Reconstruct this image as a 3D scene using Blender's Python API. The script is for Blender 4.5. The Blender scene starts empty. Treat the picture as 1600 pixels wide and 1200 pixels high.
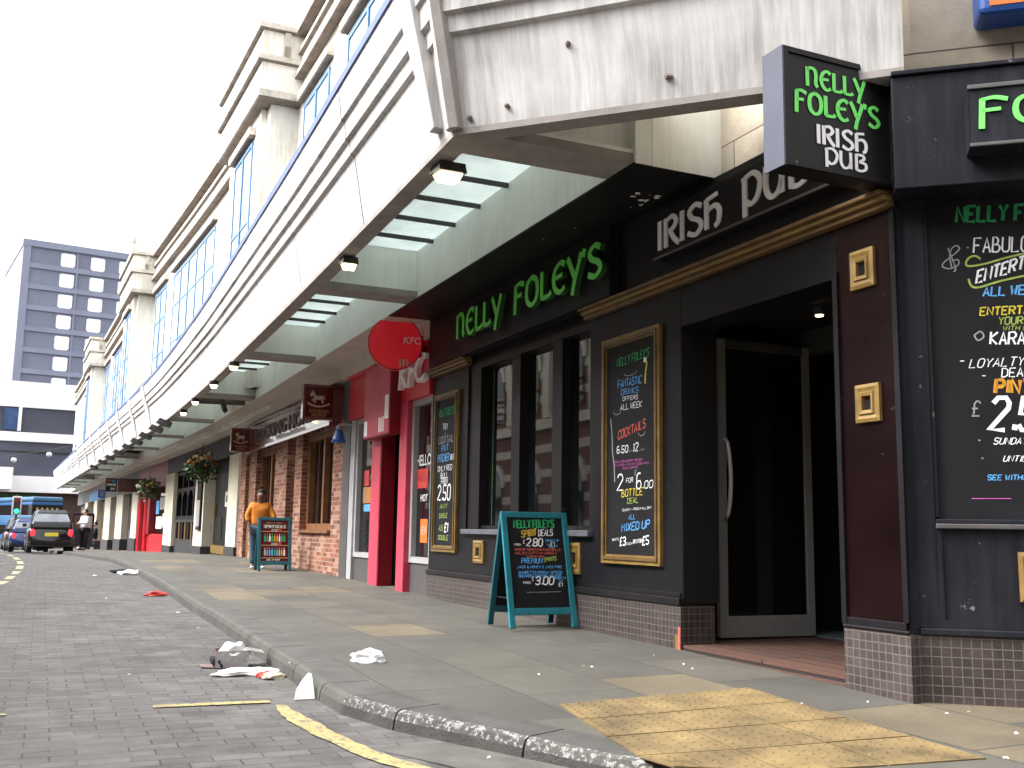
import bpy, bmesh, math, random
from mathutils import Vector, Matrix, noise
random.seed(7)
R_ = math.radians
scene = bpy.context.scene
# ------------------------------------------------------------------ camera
HC = .82
cam_d = bpy.data.cameras.new("camera"); cam = bpy.data.objects.new("camera", cam_d)
scene.collection.objects.link(cam); scene.camera = cam
cam_d.sensor_width = 36; cam_d.lens = 36.0; cam_d.clip_start = .05; cam_d.clip_end = 3000
CM = Matrix.Rotation(math.pi/2 + R_(8.25), 3, 'X') @ Matrix.Rotation(.0161, 3, 'Z')
cam.matrix_world = Matrix.Translation((0, 0, HC)) @ CM.to_4x4()
# ------------------------------------------------------------------ light: flat bright overcast
SUN_EL, SUN_AZ = R_(50), R_(-98)          # azimuth measured from +Y towards +X
world = bpy.data.worlds.new("World"); scene.world = world; world.use_nodes = True
wn = world.node_tree; bg = wn.nodes["Background"]
sky = wn.nodes.new("ShaderNodeTexSky"); sky.sky_type = 'NISHITA'; sky.sun_disc = False
sky.sun_elevation = SUN_EL; sky.sun_rotation = SUN_AZ; sky.air_density = 1.0; sky.dust_density = 6.0; sky.ozone_density = 1.0
hs = wn.nodes.new("ShaderNodeHueSaturation"); hs.inputs["Saturation"].default_value = .12
wn.links.new(sky.outputs[0], hs.inputs["Color"]); wn.links.new(hs.outputs[0], bg.inputs[0]); bg.inputs[1].default_value = .15
sd = bpy.data.lights.new("sun", 'SUN'); sd.energy = .7; sd.angle = R_(25); sd.color = (1, .97, .92)
sun = bpy.data.objects.new("sun", sd); scene.collection.objects.link(sun)
sdir = Vector((math.sin(SUN_AZ)*math.cos(SUN_EL), math.cos(SUN_AZ)*math.cos(SUN_EL), math.sin(SUN_EL)))
sun.rotation_euler = (-sdir).to_track_quat('-Z', 'Y').to_euler()
scene.view_settings.view_transform = 'Standard'; scene.view_settings.look = 'None'
scene.view_settings.exposure = 2.2; scene.view_settings.gamma = 1.0
scene.view_settings.use_curve_mapping = False
# ------------------------------------------------------------------ street frame: s along the shop wall, o out to the street
AZ, AZ2, S1, S2 = R_(24.341), R_(26.3), 14., 28.
P0 = (1.26882, 7.6)
def azs(s): return AZ if s <= S1 else AZ2 if s >= S2 else AZ + (AZ2-AZ)*(s-S1)/(S2-S1)
_tab = [(P0[0], P0[1])]
for i in range(1, 1701):
    a = azs(i*.1-.05); x, y = _tab[-1]; _tab.append((x - .1*math.sin(a), y + .1*math.cos(a)))
def W2(s, o=0):
    if s <= 0: x, y = P0[0] - s*math.sin(AZ), P0[1] + s*math.cos(AZ)
    elif s >= 169: x, y = _tab[1690]; x -= (s-169)*math.sin(AZ2); y += (s-169)*math.cos(AZ2)
    else:
        k = int(s*10); f = s*10-k; (x0, y0), (x1, y1) = _tab[k], _tab[k+1]; x, y = x0+(x1-x0)*f, y0+(y1-y0)*f
    a = azs(s); return x - math.cos(a)*o, y - math.sin(a)*o
def WA(s, o, z): x, y = W2(s, o); return Vector((x, y, z))
BA = R_(16.5); BO = (2.2253, 5.6585)
uB = (math.cos(BA), -math.sin(BA)); nB = (-math.sin(BA), -math.cos(BA))
def WB(t, o, z): return Vector((BO[0]+uB[0]*t+nB[0]*o, BO[1]+uB[1]*t+nB[1]*o, z))
def lerp(x, tab):
    if x <= tab[0][0]: return tab[0][1]
    for (a, b), (c, d) in zip(tab, tab[1:]):
        if x <= c: return b + (d-b)*(x-a)/(c-a)
    return tab[-1][1]
def gz(s): return lerp(s, [(-2.2, 0), (0, .025), (5.45, .06), (9.55, .12), (18.5, .18), (30, 0), (42, -.22), (60, -.55), (90, -1.15)])
def of(s): return lerp(s, [(-.4, 2.02), (4.2, 1.89), (11.5, 1.74), (20, 1.68), (73, 1.72)])
def oi(s): return lerp(s, [(-.6, .70), (9.3, .61), (14.6, .55), (75, .56)])
def ou(s): return lerp(s, [(13, .06), (33, .62), (75, .6)])
def ok(s): return lerp(s, [(-.5, 2.8), (4, 2.72), (14.8, 2.71), (22, 2.9), (80, 2.9)])
def ray(u, v): return CM @ Vector(((u-800)/1600, -(v-600)/1600, -1))
def gr(u, v, z):
    r = ray(u, v); t = (z-HC)/r.z; return Vector((r.x*t, r.y*t, z))
def at(u, v, d):
    r = ray(u, v); t = d/r.y; return Vector((r.x*t, d, HC+r.z*t))
def sz(u, v, o=0):
    r = ray(u, v); lo, hi = -6., 150.
    for _ in range(45):
        m = (lo+hi)/2; x, y = W2(m, o)
        if x*r.y - y*r.x > 0: lo = m
        else: hi = m
    return lo, HC + r.z*W2(lo, o)[1]/r.y
def tz(u, v, o=0):                       # the same on the corner wall
    r = ray(u, v); p = WB(0, o, 0); den = uB[0]*r.y - uB[1]*r.x
    t = -(p.x*r.y - p.y*r.x)/den; q = WB(t, o, 0); return t, HC + r.z*q.y/r.y
# ------------------------------------------------------------------ materials
def nd(nt, t, **k):
    n = nt.nodes.new(t)
    for a, b in k.items(): setattr(n, a, b)
    return n
def base(name):
    m = bpy.data.materials.new(name); m.use_nodes = True; nt = m.node_tree
    return m, nt, nt.nodes["Principled BSDF"]
def mixc(nt, fac, a, b, mode='MIX'):
    n = nd(nt, "ShaderNodeMix", data_type='RGBA', blend_type=mode)
    for sock, val in ((n.inputs[0], fac), (n.inputs[6], a), (n.inputs[7], b)):
        if hasattr(val, "links") or isinstance(val, bpy.types.NodeSocket): nt.links.new(val, sock)
        elif isinstance(val, (int, float)): sock.default_value = val
        else: sock.default_value = (*val, 1) if len(val) == 3 else val
    return n.outputs[2]
def ramp(nt, fac, stops, interp='LINEAR'):
    n = nd(nt, "ShaderNodeValToRGB"); n.color_ramp.interpolation = interp
    while len(n.color_ramp.elements) < len(stops): n.color_ramp.elements.new(.5)
    for e, (p, c) in zip(n.color_ramp.elements, stops):
        e.position = p; e.color = (*c, 1) if not isinstance(c, (int, float)) else (c, c, c, 1)
    nt.links.new(fac, n.inputs[0]); return n.outputs[0]
def coords(nt, kind="Object", scale=(1, 1, 1)):
    tc = nd(nt, "ShaderNodeTexCoord"); mp = nd(nt, "ShaderNodeMapping"); mp.inputs["Scale"].default_value = scale
    nt.links.new(tc.outputs[kind], mp.inputs[0]); return mp.outputs[0]
def noi(nt, vec, scale, detail=4, rough=.6):
    n = nd(nt, "ShaderNodeTexNoise"); n.inputs["Scale"].default_value = scale; n.inputs["Detail"].default_value = detail
    n.inputs["Roughness"].default_value = rough; nt.links.new(vec, n.inputs["Vector"]); return n.outputs[0]
def bumpn(nt, h, strength, dist, normal_in):
    b = nd(nt, "ShaderNodeBump"); b.inputs["Strength"].default_value = strength; b.inputs["Distance"].default_value = dist
    nt.links.new(h, b.inputs["Height"]); nt.links.new(b.outputs[0], normal_in)
def pm(name, col, rough=.6, var=.15, scale=6., metal=0., bump=.0, streak=0., streak_col=(.12, .10, .08), chips=0., ior=1.5, coat=0., chipcol=(.35, .34, .33), chipat=.70, chipsc=14):
    m, nt, b = base(name); v = coords(nt)
    n = noi(nt, v, scale, 5)
    lo = tuple(c*(1-var) for c in col); hi = tuple(min(1, c*(1+var)) for c in col)
    c = ramp(nt, n, [(.3, lo), (.7, hi)])
    if streak:
        sv = coords(nt, "UV", (7, .45, 1)); s = noi(nt, sv, 2.2, 6, .7)
        s2 = noi(nt, v, .8, 3); mu = nd(nt, "ShaderNodeMath", operation='MULTIPLY'); nt.links.new(s, mu.inputs[0]); nt.links.new(s2, mu.inputs[1])
        f = ramp(nt, mu.outputs[0], [(.17, 0), (.36, streak)])
        c = mixc(nt, f, c, streak_col)
    if chips:
        cn = noi(nt, coords(nt), chipsc, 8, .75); cf = ramp(nt, cn, [(chipat, 0), (chipat+.02, chips)]); c = mixc(nt, cf, c, chipcol)
    nt.links.new(c, b.inputs["Base Color"]); b.inputs["Metallic"].default_value = metal; b.inputs["IOR"].default_value = ior
    rr = noi(nt, v, scale*2, 4); rm = nd(nt, "ShaderNodeMapRange"); rm.inputs[3].default_value = max(0, rough-.12); rm.inputs[4].default_value = min(1, rough+.12)
    nt.links.new(rr, rm.inputs[0]); nt.links.new(rm.outputs[0], b.inputs["Roughness"])
    if coat: b.inputs["Coat Weight"].default_value = coat
    if bump: bumpn(nt, noi(nt, v, scale*9, 6), bump, .01, b.inputs["Normal"])
    return m
def emi(name, col, s):
    m, nt, b = base(name); b.inputs["Base Color"].default_value = (*col, 1)
    b.inputs["Emission Color"].default_value = (*col, 1); b.inputs["Emission Strength"].default_value = s; return m
def glassy(name, col, rough=.03, ior=1.6):
    m, nt, b = base(name); v = coords(nt); n = noi(nt, v, 1.3, 2)
    c = ramp(nt, n, [(.35, tuple(x*.7 for x in col)), (.65, tuple(x*1.2 for x in col))]); nt.links.new(c, b.inputs["Base Color"])
    b.inputs["Roughness"].default_value = rough; b.inputs["IOR"].default_value = ior
    bumpn(nt, noi(nt, v, .9, 1), .15, .01, b.inputs["Normal"]); return m
def brickm(name, cols, mortar, bw, rh, ms, rough=.8, bump=.5, offset=.5, kind="UV", scale=(1, 1, 1), dirt=.25, stripes=None, big=0., wob=0., patchy=False):
    m, nt, b = base(name); v = coords(nt, kind, scale)
    if wob:
        wn_ = nd(nt, "ShaderNodeTexNoise"); wn_.inputs["Scale"].default_value = 1.5; nt.links.new(v, wn_.inputs["Vector"])
        vm = nd(nt, "ShaderNodeVectorMath", operation='MULTIPLY_ADD'); nt.links.new(wn_.outputs["Color"], vm.inputs[0]); vm.inputs[1].default_value = (wob,)*3; nt.links.new(v, vm.inputs[2]); v = vm.outputs[0]
    t = nd(nt, "ShaderNodeTexBrick"); t.offset = offset; t.inputs["Scale"].default_value = 1
    t.inputs["Color1"].default_value = (0, 0, 0, 1); t.inputs["Color2"].default_value = (1, 1, 1, 1); t.inputs["Mortar"].default_value = (.5, .5, .5, 1)
    t.inputs["Mortar Size"].default_value = ms; t.inputs["Mortar Smooth"].default_value = .25; t.inputs["Brick Width"].default_value = bw; t.inputs["Row Height"].default_value = rh
    nt.links.new(v, t.inputs["Vector"])
    k = len(cols); c = ramp(nt, t.outputs["Color"], [(i/max(1, k-1), q) for i, q in enumerate(cols)])
    ob = coords(nt, kind); n = noi(nt, ob, 3.5, 6, .65)
    c = mixc(nt, dirt, c, ramp(nt, n, [(.3, .25), (.7, 1.0)]), 'MULTIPLY')
    if big:
        c = mixc(nt, big, c, ramp(nt, noi(nt, ob, .5, 4, .6), [(.35, .5), (.62, 1.0)]), 'MULTIPLY')
    if stripes:
        per, wid, sc = stripes; sx = nd(nt, "ShaderNodeSeparateXYZ"); nt.links.new(v, sx.inputs[0])
        md = nd(nt, "ShaderNodeMath", operation='MODULO'); nt.links.new(sx.outputs[1], md.inputs[0]); md.inputs[1].default_value = per
        lt = nd(nt, "ShaderNodeMath", operation='LESS_THAN'); nt.links.new(md.outputs[0], lt.inputs[0]); lt.inputs[1].default_value = wid
        c = mixc(nt, lt.outputs[0], c, sc)
    mf = t.outputs["Fac"]
    if patchy:
        pr = ramp(nt, noi(nt, v, 2.6, 3, .6), [(.36, .08), (.56, 1.)]); mm_ = nd(nt, "ShaderNodeMath", operation='MULTIPLY'); nt.links.new(mf, mm_.inputs[0]); nt.links.new(pr, mm_.inputs[1]); mf = mm_.outputs[0]
    c = mixc(nt, mf, c, mortar); nt.links.new(c, b.inputs["Base Color"]); b.inputs["Roughness"].default_value = rough
    inv = nd(nt, "ShaderNodeMath", operation='MULTIPLY_ADD'); nt.links.new(t.outputs["Fac"], inv.inputs[0]); inv.inputs[1].default_value = -1
    fn = noi(nt, ob, 40, 4); nt.links.new(fn, inv.inputs[2])
    bumpn(nt, inv.outputs[0], bump, .008, b.inputs["Normal"]); return m
M = {}
M['black'] = pm("black_paint", (.014, .0125, .0135), .42, .25, 2.5, chips=.5, chipat=.655, ior=1.28)
M['blackf'] = pm("black_fascia_paint", (.012, .011, .012), .5, .25, 2, chips=.3, chipat=.66, ior=1.28)
M['navy'] = pm("blue_black_paint", (.0075, .0082, .013), .5, .3, 2, streak=.25, streak_col=(.06, .06, .07), chips=.5, chipat=.655, ior=1.28)
M['panel'] = pm("brown_black_panel", (.0098, .0094, .0112), .42, .35, 1.2, chips=.3, chipat=.665, ior=1.28)
M['maroonp'] = pm("dark_maroon_panel", (.007, .0014, .002), .3, .4, 1.0, chips=.3, chipat=.665, ior=1.28)
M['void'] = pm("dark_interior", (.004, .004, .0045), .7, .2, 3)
M['gold'] = pm("gold_paint", (.20, .125, .035), .42, .3, 9, bump=.1)
M['golddk'] = pm("aged_gold_paint", (.13, .075, .026), .45, .3, 9, bump=.1)
M['tile'] = brickm("mosaic_tile", [(.062, .046, .044), (.095, .073, .069), (.078, .056, .052)], (.13, .118, .11), .05, .05, .0028, .45, .3, offset=0., dirt=.7, big=.55)
M['alu'] = pm("brushed_aluminium", (.26, .258, .25), .45, .1, 12, metal=.0)
M['steel'] = pm("polished_steel", (.62, .62, .63), .4, .05, 12, metal=.35)
M['pane'] = glassy("window_glass", (.006, .007, .008), .02, 1.75)
M['skyp'] = glassy("sky_painted_upper_glass", (.42, .50, .54), .12, 1.5)  # pale blue base paints the bright sky reflection into the panes
M['bluef'] = pm("blue_window_paint", (.08, .20, .40), .5, .2, 5)
M['flash'] = pm("blue_grey_flashing", (.075, .12, .27), .5, .25, 4)
M['conc'] = pm("white_concrete", (.62, .61, .60), .75, .10, 3, bump=.15, streak=.68, streak_col=(.22, .205, .195))
M['concp'] = pm("white_painted_panel", (.86, .88, .82), .6, .05, 2, streak=.2, streak_col=(.34, .34, .28))
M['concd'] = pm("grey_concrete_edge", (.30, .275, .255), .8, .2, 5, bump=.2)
M['soff'] = pm("beige_soffit", (.55, .50, .44), .8, .12, 2.2, bump=.1)
M['white'] = pm("white_render", (.80, .785, .74), .8, .08, 1.5, streak=.55, streak_col=(.42, .37, .27))
M['cop'] = pm("weathered_coping", (.55, .51, .45), .85, .3, 4, bump=.3)
M['copd'] = pm("dark_coping_edge", (.16, .13, .11), .85, .35, 4, bump=.3)  # brown-grey, darker than the coping it edges
M['stone'] = brickm("sandstone_block", [(.52, .45, .35), (.60, .52, .41), (.47, .40, .31)], (.10, .085, .07), 1.25, .52, .006, .85, .35, dirt=.45, big=.35)
M['brick'] = brickm("red_brick", [(.20, .055, .03), (.31, .105, .055), (.13, .04, .03), (.34, .15, .085), (.42, .26, .18)], (.30, .25, .20), .225, .075, .007, .85, .5, dirt=.35)
M['brickopp'] = brickm("striped_brick", [(.20, .06, .045), (.15, .045, .035), (.24, .08, .06)], (.2, .16, .14), .225, .075, .006, .85, .3, stripes=(1.0, .32, (.66, .60, .50)))
M['opps'] = pm("pale_stone_trim", (.62, .57, .48), .8, .1, 3)
M['red'] = pm("red_paint", (.56, .016, .03), .42, .12, 3)
def litred():
    m = pm("lit_red_sign", (.60, .015, .03), .35, .06, 2); b = m.node_tree.nodes["Principled BSDF"]; b.inputs["Emission Color"].default_value = (.60, .01, .02, 1); b.inputs["Emission Strength"].default_value = .06; return m
M['redlit'] = litred()
M['pink'] = pm("faded_red_paint", (.50, .05, .09), .5, .15, 4)
M['dred'] = pm("dark_red_paint", (.22, .006, .014), .45, .15, 3)
M['burg'] = pm("burgundy_paint", (.10, .008, .016), .25, .15, 2, coat=.5)
M['burgs'] = pm("burgundy_fascia_gloss", (.17, .045, .055), .2, .2, 1.2, coat=.8)
M['greyf'] = pm("grey_shop_frame", (.36, .36, .37), .45, .1, 5)
M['sillg'] = pm("grey_blue_sill", (.10, .10, .12), .5, .2, 5)
M['dgrey'] = pm("dark_grey_panel", (.075, .07, .072), .55, .15, 4)
M['wood'] = pm("brown_wood", (.20, .085, .03), .5, .3, 6)
M['dwood'] = pm("dark_brown_wood", (.075, .028, .016), .45, .3, 6)
M['cream'] = pm("cream_column_paint", (.66, .61, .49), .7, .08, 2, streak=.3, streak_col=(.35, .3, .22))
M['plinth'] = pm("dark_plinth_paint", (.035, .035, .038), .6, .2, 4)
M['teal'] = pm("teal_paint", (.012, .17, .215), .5, .22, 8, chips=.35)
M['teald'] = pm("dark_teal_paint", (.010, .10, .13), .5, .2, 8)
M['chalk'] = pm("chalkboard", (.012, .0117, .0135), .6, .3, 2.5, ior=1.28)
M['ink_w'] = pm("white_ink", (.80, .80, .82), .7, .1, 30)
M['ink_g'] = pm("green_ink", (.02, .36, .12), .7, .25, 25)
M['ink_b'] = pm("blue_ink", (.10, .36, .72), .7, .25, 25)
M['ink_r'] = pm("red_ink", (.55, .10, .08), .7, .25, 25)
M['ink_y'] = pm("yellow_ink", (.60, .48, .03), .7, .25, 25)
M['ink_o'] = pm("orange_ink", (.70, .28, .03), .7, .25, 25)
M['ink_p'] = pm("pink_ink", (.55, .10, .42), .7, .25, 25)
M['ink_l'] = pm("lime_ink", (.32, .42, .08), .7, .25, 25)
M['ink_d'] = pm("faint_ink", (.30, .29, .31), .7, .25, 25)
M['greenl'] = pm("green_letter", (.15, .70, .10), .4, .12, 4)
M['greenb'] = pm("bright_green_letter", (.16, .78, .13), .45, .08, 4)
M['greend'] = pm("dark_green_edge", (.02, .09, .02), .5, .1, 4)
M['whitel'] = pm("white_letter", (.82, .81, .82), .45, .05, 4)
M['sgrey'] = pm("blue_grey_sign_side", (.065, .07, .10), .5, .12, 3)
M['goldl'] = pm("gold_letter", (.40, .26, .08), .4, .2, 6)
M['lampw'] = emi("warm_lamp_lens", (1, .80, .45), 1.6)
M['lampd'] = pm("dark_metal", (.03, .028, .027), .5, .2, 5)
M['steelb'] = pm("dark_steel_beam", (.06, .058, .055), .6, .2, 5)
M['paper'] = pm("white_paper", (.86, .86, .86), .8, .04, 20)
M['card'] = pm("brown_carton", (.14, .10, .085), .6, .3, 12)
M['clearp'] = pm("dirty_plastic", (.34, .32, .31), .3, .3, 15)
M['redp'] = pm("red_carton", (.55, .05, .04), .6, .3, 12)
M['yell'] = pm("faded_yellow_paint", (.29, .24, .10), .85, .25, 9, bump=.2, chips=.9, chipcol=(.10, .095, .09), chipat=.54, chipsc=26)
M['dash'] = pm("pale_road_paint", (.34, .30, .19), .85, .25, 9, chips=.9, chipcol=(.10, .09, .085), chipat=.60)
M['skin'] = pm("brown_skin", (.16, .07, .045), .5, .1, 10)
M['skinl'] = pm("light_skin", (.50, .30, .22), .5, .1, 10)
M['hair'] = pm("black_hair", (.006, .005, .005), .85, .3, 20)
M['orange'] = pm("orange_knit", (.60, .20, .02), .85, .12, 18, bump=.3)
M['denim'] = pm("blue_denim", (.045, .09, .135), .9, .25, 14, bump=.2)
M['shoe'] = pm("white_shoe", (.72, .72, .72), .5, .1, 14)
M['shirtw'] = pm("white_shirt", (.75, .78, .84), .8, .1, 10)
M['darkcl'] = pm("dark_cloth", (.02, .02, .026), .9, .2, 10)
M['carb'] = pm("black_car_paint", (.006, .006, .0075), .22, .1, 2, coat=.25)
M['carblue'] = pm("blue_car_paint", (.010, .035, .15), .18, .1, 2, coat=.5)
M['tyre'] = pm("tyre_rubber", (.02, .02, .02), .85, .2, 20)
M['tail'] = emi("red_tail_lamp", (.75, .03, .05), .35)
M['plate'] = pm("yellow_plate", (.72, .60, .04), .5, .05, 10)
M['carglass'] = glassy("sky_painted_car_glass", (.22, .25, .29), .05, 2.0)  # lighter base colour carries the bright sky mirrored in the glass
M['busblue'] = pm("blue_bus_paint", (.035, .105, .20), .35, .1, 1)
M['busdk'] = pm("dark_blue_bus_paint", (.012, .07, .20), .35, .1, 1)
M['tower'] = pm("blue_grey_cladding", (.165, .182, .25), .6, .12, .35)
M['towerl'] = pm("pale_blue_grey_band", (.215, .235, .315), .6, .12, .3)
M['towerw'] = pm("white_window_panel", (.85, .86, .88), .5, .04, .5)
M['podw'] = pm("white_podium_panel", (.85, .83, .82), .7, .05, .4)
M['podg'] = pm("dark_slate_cladding", (.06, .064, .092), .6, .15, .5)
M['podgl'] = glassy("podium_glass", (.03, .07, .19), .1, 1.5)
M['leaf'] = pm("green_leaf", (.035, .085, .02), .6, .5, 30)
M['leafd'] = pm("dark_green_leaf", (.018, .05, .016), .55, .5, 30)
M['flow'] = pm("orange_flower", (.45, .19, .03), .6, .4, 30)
M['floww'] = pm("pale_flower", (.50, .44, .32), .6, .2, 30)
M['bfac'] = pm("blue_shop_sign", (.02, .20, .42), .5, .2, 2)
M['sgn_or'] = pm("orange_sign_paint", (.75, .16, .03), .5, .1, 4)
M['sgn_bl'] = pm("blue_sign_frame", (.02, .09, .36), .35, .1, 4)
M['trl'] = emi("green_signal_lens", (.02, .8, .35), 1.2)
M['globe'] = pm("white_globe", (.8, .8, .8), .3, .05, 4)
M['mat'] = brickm("wooden_mat", [(.085, .040, .028), (.11, .052, .036), (.07, .034, .025)], (.02, .012, .01), 3.0, .16, .012, .7, .6, offset=.3)
M['lobby'] = brickm("green_tile_wall", [(.03, .05, .025), (.04, .06, .03)], (.012, .015, .01), .2, .1, .006, .5, .3)
M['lfloor'] = pm("lobby_floor", (.10, .13, .14), .4, .2, 5)
def glassroof():
    m, nt, b = base("obscured_roof_glass"); out = nt.nodes["Material Output"]
    v = coords(nt); c = ramp(nt, noi(nt, v, 3, 5), [(.3, (.16, .195, .19)), (.7, (.22, .255, .248))])
    tr = nd(nt, "ShaderNodeBsdfTranslucent"); nt.links.new(c, tr.inputs[0]); nt.links.new(c, b.inputs["Base Color"]); b.inputs["Roughness"].default_value = .3
    mx = nd(nt, "ShaderNodeMixShader"); mx.inputs[0].default_value = .7; nt.links.new(b.outputs[0], mx.inputs[1]); nt.links.new(tr.outputs[0], mx.inputs[2])
    nt.links.new(mx.outputs[0], out.inputs[0]); return m
M['groof'] = glassroof()
# ground surfaces
M['setts'] = brickm("block_paving", [(.104, .098, .095), (.138, .129, .123), (.088, .082, .080), (.120, .111, .108)], (.018, .017, .0165), .21, .105, .005, .85, .45, dirt=.75, big=.5, wob=.03, patchy=True)
def flagmat():
    m, nt, b = base("flagstones"); v = coords(nt, "UV")
    t = nd(nt, "ShaderNodeTexBrick"); t.offset = .37; t.offset_frequency = 2
    for k_, c_ in (("Color1", 0), ("Color2", 1), ("Mortar", .5)): t.inputs[k_].default_value = (c_, c_, c_, 1)
    t.inputs["Scale"].default_value = 1; t.inputs["Mortar Size"].default_value = .008; t.inputs["Mortar Smooth"].default_value = .3
    t.inputs["Brick Width"].default_value = .92; t.inputs["Row Height"].default_value = .62; nt.links.new(v, t.inputs["Vector"])
    c = ramp(nt, t.outputs["Color"], [(0, (.066, .0625, .053)), (.45, (.092, .084, .069)), (.72, (.076, .071, .060)), (.84, (.122, .100, .065)), (1, (.138, .112, .072))])
    c = mixc(nt, .75, c, ramp(nt, noi(nt, v, 1.1, 7, .68), [(.3, .42), (.66, 1.1)]), 'MULTIPLY')
    c = mixc(nt, .5, c, ramp(nt, noi(nt, v, 55, 3, .7), [(.3, .62), (.7, 1.1)]), 'MULTIPLY')
    sp = noi(nt, v, 9, 2, .5); c = mixc(nt, ramp(nt, sp, [(.72, 0), (.735, .55)]), c, (.045, .043, .04))
    c = mixc(nt, t.outputs["Fac"], c, (.035, .033, .03)); nt.links.new(c, b.inputs["Base Color"]); b.inputs["Roughness"].default_value = .8
    inv = nd(nt, "ShaderNodeMath", operation='MULTIPLY_ADD'); nt.links.new(t.outputs["Fac"], inv.inputs[0]); inv.inputs[1].default_value = -1.2
    nt.links.new(noi(nt, v, 45, 5), inv.inputs[2]); bumpn(nt, inv.outputs[0], .5, .006, b.inputs["Normal"]); return m
M['flags'] = flagmat()
M['kerb'] = pm("kerb_stone", (.064, .062, .056), .85, .3, 5, bump=.7)
M['kerbw'] = pm("worn_kerb_paint", (.054, .052, .048), .85, .35, 7, bump=.9, chips=.5, chipsc=40, chipat=.66)
M['scuff'] = pm("scuffed_white_kerb_edge", (.06, .058, .053), .85, .3, 5, bump=.6, chips=.75, chipcol=(.33, .33, .32), chipat=.53, chipsc=34)
M['gully'] = pm("gutter_concrete", (.078, .075, .068), .9, .3, 6, bump=.4)
M['joint'] = pm("dark_joint", (.03, .028, .026), .9, .2, 9)
M['tact'] = pm("yellow_tactile_paving", (.145, .100, .040), .85, .5, 3.0, bump=.3, streak=.0, chips=.35)
M['asph'] = pm("worn_asphalt", (.12, .116, .112), .9, .15, 9, bump=.4)
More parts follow.
